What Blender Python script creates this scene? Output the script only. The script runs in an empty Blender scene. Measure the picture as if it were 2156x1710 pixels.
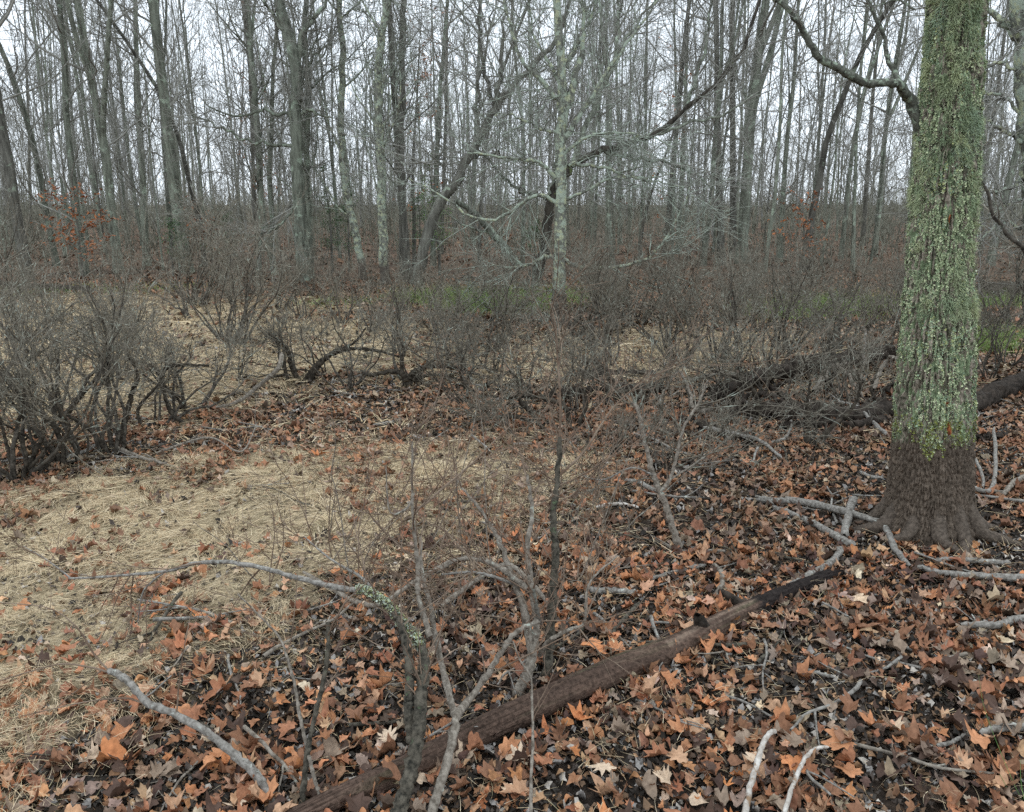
import bpy, math, random
import numpy as np
R = math.radians
# ------------------------------------------------------------------ camera
sc = bpy.context.scene
PITCH = R(14.1); CAMH = 1.6; FPX = 1692.0; CX, CY = 1078.0, 855.0
cam_d = bpy.data.cameras.new('camera'); cam = bpy.data.objects.new('camera', cam_d)
sc.collection.objects.link(cam); sc.camera = cam
cam.location = (0, 0, CAMH); cam.rotation_euler = (R(90) - PITCH, 0, 0)
cam_d.sensor_width = 36; cam_d.lens = 36 * FPX / 2156.0; cam_d.clip_start = 0.05; cam_d.clip_end = 3000
# ------------------------------------------------------------------ sky, sun, exposure
SUN_EL, SUN_ROT = R(48), R(215)
w = bpy.data.worlds.new('World'); sc.world = w; w.use_nodes = True
nt = w.node_tree; nt.nodes.clear()
wo = nt.nodes.new('ShaderNodeOutputWorld')
sky = nt.nodes.new('ShaderNodeTexSky'); sky.sky_type = 'NISHITA'; sky.sun_disc = False
sky.sun_elevation = SUN_EL; sky.sun_rotation = SUN_ROT; sky.dust_density = 3.0
bgA = nt.nodes.new('ShaderNodeBackground'); bgA.inputs[1].default_value = 0.10
nt.links.new(sky.outputs[0], bgA.inputs[0])
# the overcast layer: brightest overhead, as a cloud deck is
tc = nt.nodes.new('ShaderNodeTexCoord'); sep = nt.nodes.new('ShaderNodeSeparateXYZ')
nt.links.new(tc.outputs['Generated'], sep.inputs[0])
mr = nt.nodes.new('ShaderNodeMapRange'); mr.inputs[1].default_value = 0.0; mr.inputs[2].default_value = 1.0
mr.inputs[3].default_value = 2.05; mr.inputs[4].default_value = 2.0
nt.links.new(sep.outputs[2], mr.inputs[0])
nz = nt.nodes.new('ShaderNodeTexNoise'); nz.inputs['Scale'].default_value = 2.2; nz.inputs['Detail'].default_value = 4
nt.links.new(tc.outputs['Generated'], nz.inputs[0])
mr2 = nt.nodes.new('ShaderNodeMapRange'); mr2.inputs[1].default_value = 0.3; mr2.inputs[2].default_value = 0.7
mr2.inputs[3].default_value = 0.90; mr2.inputs[4].default_value = 1.08
nt.links.new(nz.outputs[0], mr2.inputs[0])
mul = nt.nodes.new('ShaderNodeMath'); mul.operation = 'MULTIPLY'
nt.links.new(mr.outputs[0], mul.inputs[0]); nt.links.new(mr2.outputs[0], mul.inputs[1])
bgB = nt.nodes.new('ShaderNodeBackground'); bgB.inputs[0].default_value = (0.83, 0.915, 1.0, 1)
nt.links.new(mul.outputs[0], bgB.inputs[1])
mx = nt.nodes.new('ShaderNodeMixShader'); mx.inputs[0].default_value = 0.88
nt.links.new(bgA.outputs[0], mx.inputs[1]); nt.links.new(bgB.outputs[0], mx.inputs[2])
nt.links.new(mx.outputs[0], wo.inputs[0])
sd = bpy.data.lights.new('sun', 'SUN'); sd.energy = 0.7; sd.angle = R(14); sd.color = (1, .97, .92)
so = bpy.data.objects.new('sun', sd); sc.collection.objects.link(so)
so.rotation_euler = (R(90) - SUN_EL, 0, R(180) - SUN_ROT + R(180))
sc.view_settings.view_transform = 'Standard'; sc.view_settings.look = 'None'
sc.view_settings.exposure = 0.0; sc.view_settings.gamma = 1.0
cy = sc.cycles
cy.max_bounces = 5; cy.diffuse_bounces = 3; cy.glossy_bounces = 1; cy.transmission_bounces = 2
cy.transparent_max_bounces = 4; cy.volume_bounces = 0; cy.caustics_reflective = False; cy.caustics_refractive = False
cy.use_denoising = False; cy.sample_clamp_indirect = 4

# ------------------------------------------------------------------ maths helpers
def _hash(ix, iy, seed):
    h = (ix.astype(np.int64) * 374761393 + iy.astype(np.int64) * 668265263 + seed * 1442695041) & 0xffffffff
    h = ((h ^ (h >> 13)) * 1274126177) & 0xffffffff
    return ((h ^ (h >> 16)) & 0xffffff) / float(0xffffff)
def vn(x, y, seed=0):
    x = np.asarray(x, float); y = np.asarray(y, float)
    ix = np.floor(x); iy = np.floor(y); fx = x - ix; fy = y - iy
    fx = fx * fx * (3 - 2 * fx); fy = fy * fy * (3 - 2 * fy)
    a = _hash(ix, iy, seed); b = _hash(ix + 1, iy, seed); c = _hash(ix, iy + 1, seed); d = _hash(ix + 1, iy + 1, seed)
    return (a * (1 - fx) + b * fx) * (1 - fy) + (c * (1 - fx) + d * fx) * fy
def fbm(x, y, seed=0, oct=3):
    s = 0; a = 1; t = 0
    for k in range(oct):
        s = s + a * vn(x * 2 ** k, y * 2 ** k, seed + k * 17); t += a; a *= .5
    return s / t
def hz(x, y):
    x = np.asarray(x, float); y = np.asarray(y, float)
    near = np.clip((30 - np.abs(y)) / 20, 0.3, 1)
    return near * (0.10 * (vn(x / 3.1, y / 3.1, 5) - .5) + 0.05 * (vn(x / .8, y / .8, 6) - .5) + 0.022 * (vn(x / .22, y / .22, 7) - .5)) \
        + np.clip((y - 24) / 60, 0, 1) * 0.35 * (vn(x / 15, y / 15, 9))
cp, sp = math.cos(PITCH), math.sin(PITCH)
def ray(px, py):
    a = (px - CX) / FPX; b = (CY - py) / FPX
    return np.array([a, cp + b * sp, -sp + b * cp])
def at(px, py, Y):                       # the point on the plane y = Y seen there
    d = ray(px, py); return np.array([0, 0, CAMH]) + d * (Y / d[1])
def gr(px, py, up=0.0):                  # the point of the ground seen there
    d = ray(px, py); z = 0.0
    for _ in range(12):
        t = (z - CAMH) / d[2]; z = float(hz(d[0] * t, d[1] * t))
    return np.array([d[0] * t, d[1] * t, z + up])
def proj(x, y, z):
    dy = y * cp - (z - CAMH) * sp; dz = y * sp + (z - CAMH) * cp
    return CX + FPX * x / dy, CY - FPX * dz / dy, dy
def unit(v): return v / np.maximum(np.linalg.norm(v, axis=-1, keepdims=True), 1e-9)
def inpoly(x, y, poly):
    x = np.asarray(x); y = np.asarray(y); c = np.zeros(x.shape, bool); n = len(poly); j = n - 1
    for i in range(n):
        xi, yi = poly[i]; xj, yj = poly[j]
        k = ((yi > y) != (yj > y)) & (x < (xj - xi) * (y - yi) / (yj - yi + 1e-12) + xi)
        c ^= k; j = i
    return c

# ------------------------------------------------------------------ mesh helpers
def mesh_from(name, V, F4=None, F3=None, mat=None, col=None, smooth=True):
    me = bpy.data.meshes.new(name)
    V = np.ascontiguousarray(V, np.float32)
    n4 = 0 if F4 is None else len(F4); n3 = 0 if F3 is None else len(F3)
    me.vertices.add(len(V)); me.vertices.foreach_set('co', V.ravel())
    loops = []
    if n4: loops.append(np.asarray(F4, np.int32).ravel())
    if n3: loops.append(np.asarray(F3, np.int32).ravel())
    L = np.concatenate(loops)
    me.loops.add(len(L)); me.loops.foreach_set('vertex_index', L)
    st = np.concatenate([np.arange(n4) * 4, n4 * 4 + np.arange(n3) * 3]).astype(np.int32)
    me.polygons.add(n4 + n3); me.polygons.foreach_set('loop_start', st)
    try: me.polygons.foreach_set('loop_total', np.concatenate([np.full(n4, 4), np.full(n3, 3)]).astype(np.int32))
    except Exception: pass
    if smooth: me.polygons.foreach_set('use_smooth', np.ones(n4 + n3, bool))
    if col is not None:
        a = me.color_attributes.new('Col', 'FLOAT_COLOR', 'POINT')
        c = np.ones((len(V), 4), np.float32); c[:, :3] = col; a.data.foreach_set('color', c.ravel())
    if mat: me.materials.append(mat)
    me.update(calc_edges=True)
    return me
def link(name, me, parent=None, loc=None):
    o = bpy.data.objects.new(name, me); sc.collection.objects.link(o)
    if parent is not None: o.parent = parent
    if loc is not None: o.location = loc
    return o
def tag(o, label=None, cat=None, group=None, kind=None):
    if label: o['label'] = label
    if cat: o['category'] = cat
    if group: o['group'] = group
    if kind: o['kind'] = kind
    return o
def thing(name, label, cat, loc, group=None, rz=0):
    o = bpy.data.objects.new(name, None); sc.collection.objects.link(o)
    o.location = loc; o.rotation_euler = (0, 0, rz); o.empty_display_size = .1
    return tag(o, label, cat, group)

class Tubes:
    def __init__(s): s.v = []; s.f = []; s.n = 0
    def add(s, P, Rr, sides=3, rough=0.0, rng=None):      # P (N,n,3), Rr (N,n)
        if P.ndim == 2: P = P[None]; Rr = np.asarray(Rr)[None]
        N, n, _ = P.shape
        T = np.empty_like(P); T[:, 1:-1] = P[:, 2:] - P[:, :-2]; T[:, 0] = P[:, 1] - P[:, 0]; T[:, -1] = P[:, -1] - P[:, -2]
        T = unit(T)
        m = np.abs(T.mean(1)); ref = np.zeros((N, 3)); ref[np.arange(N), np.argmin(m, 1)] = 1
        U = unit(np.cross(T, ref[:, None, :])); W = np.cross(T, U)
        a = np.arange(sides) * 2 * math.pi / sides
        rr = np.repeat(Rr[:, :, None], sides, 2)
        if rough and rng is not None: rr = rr * (1 + rough * rng.standard_normal(rr.shape))
        V = P[:, :, None, :] + rr[..., None] * (np.cos(a)[None, None, :, None] * U[:, :, None, :] + np.sin(a)[None, None, :, None] * W[:, :, None, :])
        base = s.n + np.arange(N * n * sides).reshape(N, n, sides)
        A = base[:, :-1]; B = base[:, 1:]
        A2 = np.roll(A, -1, 2); B2 = np.roll(B, -1, 2)
        s.f.append(np.stack([A, A2, B2, B], -1).reshape(-1, 4)); s.v.append(V.reshape(-1, 3)); s.n += N * n * sides
        return s
    def mesh(s, name, mat, off=None):
        V = np.concatenate(s.v); 
        if off is not None: V = V - np.asarray(off)
        return mesh_from(name, V, np.concatenate(s.f), mat=mat)
def grow(pos, d, ln, r0, r1, n, wander, trop, rng, sag=0.0):
    N = len(pos); ln = np.broadcast_to(ln, (N,)).astype(float); P = np.empty((N, n + 1, 3)); P[:, 0] = pos; D = unit(d)
    for k in range(n):
        P[:, k + 1] = P[:, k] + D * (ln / n)[:, None]
        D = D + rng.standard_normal((N, 3)) * wander; D[:, 2] += trop - sag * (k / n)
        D = unit(D)
    t = np.linspace(0, 1, n + 1)[None]
    r0 = np.broadcast_to(r0, (N,))[:, None]; r1 = np.broadcast_to(r1, (N,))[:, None]
    return P, r0 + (r1 - r0) * t
def kids(P, Rr, n, t0, t1, a0, a1, rng, flat=0.0):
    N, m, _ = P.shape; idx = np.repeat(np.arange(N), n)
    t = rng.uniform(t0, t1, N * n) * (m - 1); k = np.minimum(t.astype(int), m - 2); f = (t - k)[:, None]
    A = P[idx, k]; B = P[idx, k + 1]; pos = A * (1 - f) + B * f; d = unit(B - A)
    r = Rr[idx, k] * (1 - f[:, 0]) + Rr[idx, k + 1] * f[:, 0]
    q = rng.standard_normal((N * n, 3)); q[:, 2] *= (1 - flat); q = unit(q - d * (q * d).sum(1, keepdims=True))
    a = rng.uniform(a0, a1, N * n)[:, None]
    return pos, d * np.cos(a) + q * np.sin(a), r, t / (m - 1), idx
def spline(pts, n):
    pts = np.array(pts, float); m = len(pts)
    P = np.vstack([2 * pts[0] - pts[1], pts, 2 * pts[-1] - pts[-2]])
    seg = np.linspace(0, m - 1 - 1e-6, n); k = seg.astype(int); t = (seg - k)[:, None]
    a, b, c, d = P[k], P[k + 1], P[k + 2], P[k + 3]
    return .5 * ((2 * b) + (-a + c) * t + (2 * a - 5 * b + 4 * c - d) * t * t + (-a + 3 * b - 3 * c + d) * t ** 3)
def jit(P, amp, rng):
    Q = P.copy(); Q[1:-1] += rng.standard_normal(Q[1:-1].shape) * amp; return Q

# ------------------------------------------------------------------ materials
def newmat(name):
    m = bpy.data.materials.new(name); m.use_nodes = True; t = m.node_tree; t.nodes.clear()
    out = t.nodes.new('ShaderNodeOutputMaterial'); b = t.nodes.new('ShaderNodeBsdfPrincipled')
    t.links.new(b.outputs[0], out.inputs[0]); b.inputs['Roughness'].default_value = .85
    b.inputs['Specular IOR Level'].default_value = .08
    return m, t, b
def N(t, k, **kw):
    n = t.nodes.new(k)
    for a, v in kw.items():
        if hasattr(n, a): setattr(n, a, v)
        else: n.inputs[a].default_value = v
    return n
def ramp(t, src, stops):
    r = t.nodes.new('ShaderNodeValToRGB'); e = r.color_ramp.elements
    while len(e) < len(stops): e.new(.5)
    for x, (p, c) in zip(e, stops):
        x.position = p; x.color = (*c, 1) if len(c) == 3 else c
    t.links.new(src, r.inputs[0]); return r
def noise(t, vec, scale, detail=4, rough=.55):
    n = t.nodes.new('ShaderNodeTexNoise'); n.inputs['Scale'].default_value = scale
    n.inputs['Detail'].default_value = detail; n.inputs['Roughness'].default_value = rough
    t.links.new(vec, n.inputs['Vector']); return n
def mixc(t, fac, a, b):
    m = t.nodes.new('ShaderNodeMix'); m.data_type = 'RGBA'
    for s, v in ((0, fac), (6, a), (7, b)):
        if isinstance(v, (float, int)): m.inputs[s].default_value = v
        elif isinstance(v, tuple): m.inputs[s].default_value = (*v, 1)
        else: t.links.new(v, m.inputs[s])
    return m.outputs[2]
def bark(name, c1, c2, lich=None, la=.5, lscale=9, scale=22, stretch=.18, bump=.02, lich2=None, vary=0.0, foot=None):
    m, t, b = newmat(name); tc = t.nodes.new('ShaderNodeTexCoord')
    mp = N(t, 'ShaderNodeMapping'); mp.inputs['Scale'].default_value = (1, 1, stretch)
    t.links.new(tc.outputs['Object'], mp.inputs[0])
    n1 = noise(t, mp.outputs[0], scale, 6, .65)
    c = ramp(t, n1.outputs[0], [(.36, c1), (.62, c2)]).outputs[0]
    if lich:
        n2 = noise(t, tc.outputs['Object'], lscale, 6, .7)
        f = ramp(t, n2.outputs[0], [(la, (0, 0, 0)), (la + .05, (1, 1, 1))]).outputs[0]
        c = mixc(t, f, c, lich)
        if lich2:
            n3 = noise(t, tc.outputs['Object'], lscale * 1.7, 6, .7)
            f3 = ramp(t, n3.outputs[0], [(la + .05, (0, 0, 0)), (la + .09, (1, 1, 1))]).outputs[0]
            c = mixc(t, f3, c, lich2)
    if foot:                       # stained bare bark below an old flood line
        sz_ = t.nodes.new('ShaderNodeSeparateXYZ'); t.links.new(tc.outputs['Object'], sz_.inputs[0])
        ff = N(t, 'ShaderNodeMapRange'); ff.inputs[1].default_value = foot - .04; ff.inputs[2].default_value = foot + .10; t.links.new(sz_.outputs[2], ff.inputs[0])
        c = mixc(t, ff.outputs[0], mixc(t, n1.outputs[0], (.05, .042, .035), (.14, .12, .10)), c)
    if vary:
        oi = t.nodes.new('ShaderNodeObjectInfo'); hs = t.nodes.new('ShaderNodeHueSaturation')
        mm = N(t, 'ShaderNodeMapRange'); mm.inputs[3].default_value = 1 - vary; mm.inputs[4].default_value = 1 + vary
        t.links.new(oi.outputs['Random'], mm.inputs[0]); t.links.new(mm.outputs[0], hs.inputs['Value'])
        t.links.new(c, hs.inputs['Color']); c = hs.outputs[0]
    t.links.new(c, b.inputs['Base Color'])
    if bump:
        bp = t.nodes.new('ShaderNodeBump'); bp.inputs['Distance'].default_value = bump; bp.inputs['Strength'].default_value = .9
        t.links.new(n1.outputs[0], bp.inputs['Height']); t.links.new(bp.outputs[0], b.inputs['Normal'])
    return m
def plain(name, c1, c2, scale=8, rough=.9, spec=.06):
    m, t, b = newmat(name); tc = t.nodes.new('ShaderNodeTexCoord')
    n1 = noise(t, tc.outputs['Object'], scale, 3, .6)
    t.links.new(ramp(t, n1.outputs[0], [(.38, c1), (.62, c2)]).outputs[0], b.inputs['Base Color'])
    b.inputs['Roughness'].default_value = rough; b.inputs['Specular IOR Level'].default_value = spec
    return m
def colmat(name, c=None, rough=.7, spec=.3, mott=.35, trans=0.0, scale=60, bump=0):
    m, t, b = newmat(name); tc = t.nodes.new('ShaderNodeTexCoord')
    n1 = noise(t, tc.outputs['Object'], scale, 3, .6)
    if c is None:
        a = t.nodes.new('ShaderNodeAttribute'); a.attribute_name = 'Col'; src = a.outputs['Color']
    else:
        rgb = t.nodes.new('ShaderNodeRGB'); rgb.outputs[0].default_value = (*c, 1); src = rgb.outputs[0]
    hs = t.nodes.new('ShaderNodeHueSaturation'); mm = N(t, 'ShaderNodeMapRange')
    mm.inputs[1].default_value = .3; mm.inputs[2].default_value = .7; mm.inputs[3].default_value = 1 - mott; mm.inputs[4].default_value = 1 + mott
    t.links.new(n1.outputs[0], mm.inputs[0]); t.links.new(mm.outputs[0], hs.inputs['Value']); t.links.new(src, hs.inputs['Color'])
    t.links.new(hs.outputs[0], b.inputs['Base Color'])
    b.inputs['Roughness'].default_value = rough; b.inputs['Specular IOR Level'].default_value = spec
    if bump:
        bp = t.nodes.new('ShaderNodeBump'); bp.inputs['Distance'].default_value = bump; t.links.new(n1.outputs[0], bp.inputs['Height']); t.links.new(bp.outputs[0], b.inputs['Normal'])
    if trans:
        out = [n for n in t.nodes if n.type == 'OUTPUT_MATERIAL'][0]; tr = t.nodes.new('ShaderNodeBsdfTranslucent')
        ms = t.nodes.new('ShaderNodeMixShader'); ms.inputs[0].default_value = trans
        t.links.new(hs.outputs[0], tr.inputs[0]); t.links.new(b.outputs[0], ms.inputs[1]); t.links.new(tr.outputs[0], ms.inputs[2])
        t.links.new(ms.outputs[0], out.inputs[0])
    return m
M = {}
M['forest'] = bark('forest_bark', (.085, .088, .07), (.25, .27, .215), (.34, .40, .31), .56, 3.5, 14, .15, .03, vary=.28)
M['forest_dark'] = bark('forest_bark_dark', (.065, .062, .052), (.17, .165, .14), (.26, .30, .23), .60, 3.5, 14, .15, .03, vary=.2)
M['ftwig'] = plain('forest_twig', (.19, .185, .16), (.33, .325, .29), 1.5)
M['far'] = plain('far_wood', (.18, .18, .165), (.31, .31, .29), .6)
M['pale'] = bark('pale_lichen_bark', (.085, .085, .07), (.21, .215, .18), (.34, .39, .31), .49, 9, 16, .3, .02, lich2=(.40, .42, .28), foot=.42)
M['ptwig'] = bark('pale_twig', (.16, .165, .14), (.28, .295, .25), (.36, .41, .34), .5, 12, 20, 1, 0)
M['dark'] = bark('dark_bark', (.025, .022, .018), (.085, .075, .06), (.12, .15, .06), .60, 3, 12, .3, .03)
M['sstem'] = bark('shrub_stem', (.030, .026, .021), (.12, .105, .085), (.25, .27, .22), .60, 14, 26, 1, .006, vary=.25)
M['stwig'] = bark('shrub_twig', (.10, .088, .066), (.235, .212, .17), (.36, .385, .32), .57, 9, 20, 1, 0, vary=.2)
M['shoot'] = plain('red_brown_shoot', (.13, .088, .062), (.23, .175, .13), 12)
M['fstem'] = bark('near_stem', (.10, .084, .066), (.29, .255, .21), (.36, .39, .33), .62, 30, 60, 1, .004)
M['fstemdark'] = bark('near_dark_stem', (.022, .021, .017), (.125, .11, .085), (.10, .135, .075), .62, 30, 55, 1, .006)
M['stick'] = bark('grey_stick', (.11, .10, .085), (.30, .28, .25), (.42, .44, .39), .60, 40, 70, 1, .004)
M['white'] = bark('bleached_stick', (.26, .22, .18), (.56, .53, .48), (.24, .16, .10), .56, 12, 30, 1, .003)
M['rot'] = bark('rotten_wood', (.018, .015, .012), (.065, .052, .042), None, .5, 9, 26, .6, .02)
M['leaf'] = colmat('leaf_litter', None, .6, .16, .35)
M['grass'] = colmat('grass_blades', None, .8, .1, .15)
M['moss'] = colmat('hanging_lichen', None, .9, .1, .2)

def mat_ground():
    m, t, b = newmat('forest_floor'); tc = t.nodes.new('ShaderNodeTexCoord')
    a = t.nodes.new('ShaderNodeAttribute'); a.attribute_name = 'Col'
    n1 = noise(t, tc.outputs['Object'], 26, 8, .72); n2 = noise(t, tc.outputs['Object'], 3.2, 5, .6)
    soil = ramp(t, n1.outputs[0], [(.35, (.014, .012, .010)), (.58, (.055, .042, .033)), (.70, (.13, .075, .045))]).outputs[0]
    leafy = ramp(t, n1.outputs[0], [(.36, (.045, .033, .025)), (.5, (.14, .092, .062)), (.66, (.27, .20, .145))]).outputs[0]
    straw = ramp(t, n1.outputs[0], [(.34, (.16, .125, .075)), (.52, (.42, .335, .21)), (.68, (.60, .50, .34))]).outputs[0]
    sp_ = t.nodes.new('ShaderNodeSeparateColor'); t.links.new(a.outputs['Color'], sp_.inputs[0])
    c = mixc(t, sp_.outputs[1], soil, leafy); c = mixc(t, sp_.outputs[0], c, straw)
    t.links.new(c, b.inputs['Base Color']); b.inputs['Roughness'].default_value = .95
    bp = t.nodes.new('ShaderNodeBump'); bp.inputs['Distance'].default_value = .03; bp.inputs['Strength'].default_value = 1
    t.links.new(n1.outputs[0], bp.inputs['Height']); t.links.new(bp.outputs[0], b.inputs['Normal'])
    return m
M['ground'] = mat_ground()

# ------------------------------------------------------------------ where straw grass lies (world outlines)
STRAW_PX = [[(-300, 1050), (60, 1030), (280, 1000), (480, 945), (720, 915), (930, 915), (1110, 960), (1120, 1060), (980, 1110), (820, 1150), (680, 1190), (600, 1270), (480, 1370), (360, 1460), (220, 1530), (-100, 1660), (-400, 1660)],
            [(-300, 622), (200, 618), (560, 632), (800, 655), (1000, 690), (1060, 730), (1060, 790), (840, 795), (640, 800), (400, 880), (100, 930), (-300, 930)],
            [(-300, 1560), (60, 1500), (130, 1560), (60, 1650), (-300, 1800)],
            [(1080, 720), (1400, 700), (1720, 695), (1800, 760), (1500, 790), (1300, 800), (1100, 800)],
            [(2040, 745), (2250, 740), (2250, 770), (2050, 770)]]
STRAW = [[tuple(gr(*p)[:2]) for p in poly] for poly in STRAW_PX]
def strawmask(x, y):
    s = np.clip(np.asarray(y) / 4, .5, 3)
    xx = x + (fbm(x * 1.7, y * 1.7, 31) - .5) * 1.3 * s; yy = y + (fbm(x * 1.7, y * 1.7, 47) - .5) * 1.1 * s
    k = np.zeros(np.shape(xx), bool)
    for p in STRAW: k |= inpoly(xx, yy, p)
    return k.astype(float)

def strawsoft(x, y):
    q = 0
    for k, (a, b_) in enumerate([(0, 0), (.5, .1), (-.45, .2), (.1, -.5), (-.15, .5), (.35, .35), (-.2, -.25), (.25, -.15)]):
        s = np.clip(np.asarray(y) / 4, .5, 2); q = q + strawmask(x + a * s, y + b_ * s)
    return q / 8.
# ------------------------------------------------------------------ ground sheet
def axis(lo, hi, c, base, gain):
    a = [c]; v = c
    while v < hi: v += base + gain * abs(v - c); a.append(v)
    b = []; v = c
    while v > lo: v -= base + gain * abs(v - c); b.append(v)
    return np.array(b[::-1] + a)
gx = axis(-900, 900, 0, .035, .02); gy = axis(-300, 1500, 2.0, .035, .02)
X, Y = np.meshgrid(gx, gy); Z = hz(X, Y)
Z = Z + np.where(Y < 9, .012 * (vn(X / .06, Y / .06, 71) - .5), 0)
V = np.stack([X, Y, Z], -1).reshape(-1, 3); nx = len(gx); ny = len(gy)
I = np.arange(nx * ny).reshape(ny, nx)
F = np.stack([I[:-1, :-1], I[:-1, 1:], I[1:, 1:], I[1:, :-1]], -1).reshape(-1, 4)
st = strawsoft(X, Y).ravel(); far = np.clip((Y.ravel() - 4) / 6, 0.1, 1) * (.35 + .65 * (fbm(X / .7, Y / .7, 12).ravel() > .42))
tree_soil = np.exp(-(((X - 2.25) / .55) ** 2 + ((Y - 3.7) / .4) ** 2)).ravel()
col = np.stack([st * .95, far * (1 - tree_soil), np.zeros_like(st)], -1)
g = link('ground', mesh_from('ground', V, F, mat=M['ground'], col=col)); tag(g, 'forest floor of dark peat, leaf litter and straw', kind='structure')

# ------------------------------------------------------------------ leaves
LOBES = {
 'maple': [(0, .94), (12, .76), (24, .56), (33, .66), (42, .76), (54, .64), (68, .50), (84, .56), (98, .62), (114, .50), (138, .44), (160, .36), (180, .22)],
 'torn': [(0, .7), (20, .62), (34, .80), (60, .50), (85, .58), (120, .34), (150, .52), (180, .40)],
 'star': [(0, 1), (10, .66), (26, .44), (44, .60), (56, .96), (66, .62), (84, .46), (104, .58), (120, .80), (132, .50), (158, .34), (180, .24)],
 'oak': [(0, 1), (8, .86), (17, .52), (24, .82), (33, .84), (42, .36), (58, .62), (74, .62), (90, .26), (112, .46), (130, .46), (150, .32), (180, .62)],
 'oval': [(0, 1), (10, .78), (25, .58), (50, .44), (90, .38), (130, .44), (155, .56), (170, .75), (180, .95)],
}
def leaf_template(kind, n, rng, rings=2, amp=1.0):
    ang = np.arange(n) * 360.0 / n; th = np.abs(((ang + 180) % 360) - 180)
    pa, pr = zip(*LOBES[kind]); r = np.interp(th, pa, pr) * (1 + .12 * rng.standard_normal(n))
    a = np.radians(ang); V = [np.zeros((1, 3))]
    for k in range(1, rings + 1):
        f = k / rings; V.append(np.stack([r * f * np.cos(a), r * f * np.sin(a), np.zeros(n)], -1))
    V = np.concatenate(V)
    cx, cyy, tw, w1 = rng.uniform(-.8, 1.0), rng.uniform(-.7, 1.3), rng.uniform(-.9, .9), rng.uniform(.10, .24)
    ph = rng.uniform(0, 6, 3)
    V[:, 2] = cx * V[:, 0] ** 2 + cyy * V[:, 1] ** 2 + tw * V[:, 0] * V[:, 1] + rng.uniform(-.3, 1.1) * np.abs(V[:, 1]) + w1 * np.sin(4 * V[:, 0] + ph[0]) * np.cos(4.5 * V[:, 1] + ph[1]) \
        + .08 * np.sin(9 * V[:, 0] + ph[2]) * np.hypot(V[:, 0], V[:, 1])
    V[:, 2] *= amp; i = np.arange(n); j = (i + 1) % n
    F3 = [np.stack([np.zeros(n, int), 1 + i, 1 + j], -1)]
    for k in range(rings - 1):
        A = 1 + k * n; B = A + n
        F3 += [np.stack([A + i, B + i, B + j], -1), np.stack([A + i, B + j, A + j], -1)]
    return V, np.concatenate(F3)
rl = np.random.default_rng(11)
KINDS = ['maple', 'maple', 'star', 'oak', 'oak', 'oval', 'maple', 'oak', 'oval', 'oak', 'torn', 'oval', 'torn', 'oak', 'oval', 'torn', 'maple', 'oval']
TPL_HI = [leaf_template(k, 26, rl) for k in KINDS]
TPL_HI += [leaf_template(k, 40, rl, 2, .38) for k in ('maple', 'maple', 'oak', 'oak')]
TPL_LO = [leaf_template(k, 11, rl, 1) for k in KINDS]
LCOL = np.array([(.44, .205, .100), (.31, .140, .075), (.44, .265, .160), (.23, .115, .065), (.55, .42, .30), (.27, .20, .145), (.085, .052, .038), (.52, .215, .09)])
LNAME = ['orange-brown', 'rust-brown', 'tan', 'dark brown', 'pale buff', 'dull grey-brown', 'blackish brown', 'bright orange']
def rotmats(n, rng, tilt):
    az = rng.uniform(0, 2 * math.pi, n); tl = np.abs(rng.normal(0, tilt, n)); ta = rng.uniform(0, 2 * math.pi, n)
    c, s = np.cos(az), np.sin(az); Rz = np.zeros((n, 3, 3)); Rz[:, 0, 0] = c; Rz[:, 0, 1] = -s; Rz[:, 1, 0] = s; Rz[:, 1, 1] = c; Rz[:, 2, 2] = 1
    ax = np.stack([np.cos(ta), np.sin(ta), np.zeros(n)], -1); c = np.cos(tl)[:, None, None]; s = np.sin(tl)[:, None, None]
    K = np.zeros((n, 3, 3)); K[:, 0, 2] = ax[:, 1]; K[:, 1, 2] = -ax[:, 0]; K[:, 2, 0] = -ax[:, 1]; K[:, 2, 1] = ax[:, 0]
    Rt = np.eye(3)[None] + s * K + (1 - c) * (K @ K)
    return Rt @ Rz
def merge_leaves(tpls, kind, pos, Rm, size, col):
    VV, FF, CC, n = [], [], [], 0
    for k, (V, F) in enumerate(tpls):
        s = np.where(kind == k)[0]
        if not len(s): continue
        W = np.einsum('nij,vj->nvi', Rm[s] * size[s][:, None, None], V) + pos[s][:, None, :]
        VV.append(W.reshape(-1, 3)); FF.append((F[None] + (np.arange(len(s)) * len(V))[:, None, None] + n).reshape(-1, 3))
        CC.append(np.repeat(col[s], len(V), 0)); n += W.shape[0] * W.shape[1]
    return np.concatenate(VV), np.concatenate(FF), np.concatenate(CC)
def scatter(y0, y1, dens, rng, margin=.7):
    w1 = y1 * .70 + margin; n = int(dens * (y1 - y0) * 2 * w1); y = rng.uniform(y0, y1, n); x = rng.uniform(-w1, w1, n)
    k = np.abs(x) < y * .70 + margin; return x[k], y[k]
def leaf_keep(x, y, rng, pst):
    stw = strawsoft(x, y); cl = fbm(x / .4, y / .4, 88, 3)
    hole = (fbm(x / .33, y / .33, 99, 3) < .44)
    px, py, _ = proj(x, y, 0)
    dark = np.exp(-(((px - 640) / 190) ** 2 + ((py - 1330) / 110) ** 2)) + .8 * np.exp(-(((px - 1690) / 110) ** 2 + ((py - 1480) / 60) ** 2)) + .7 * np.exp(-(((px - 560) / 200) ** 2 + ((py - 1480) / 80) ** 2))
    p = stw * np.clip((cl - .40) * 3.6, .08, .8) * pst + (1 - stw) * (np.where(hole, .32, 1.0) * (1 - .7 * dark))
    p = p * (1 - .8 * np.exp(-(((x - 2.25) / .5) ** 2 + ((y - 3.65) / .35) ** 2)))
    k = (rng.random(len(x)) < p) & (np.hypot(x - 2.03, y - 3.77) > .26)
    return x[k], y[k]
LITTER = []
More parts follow.
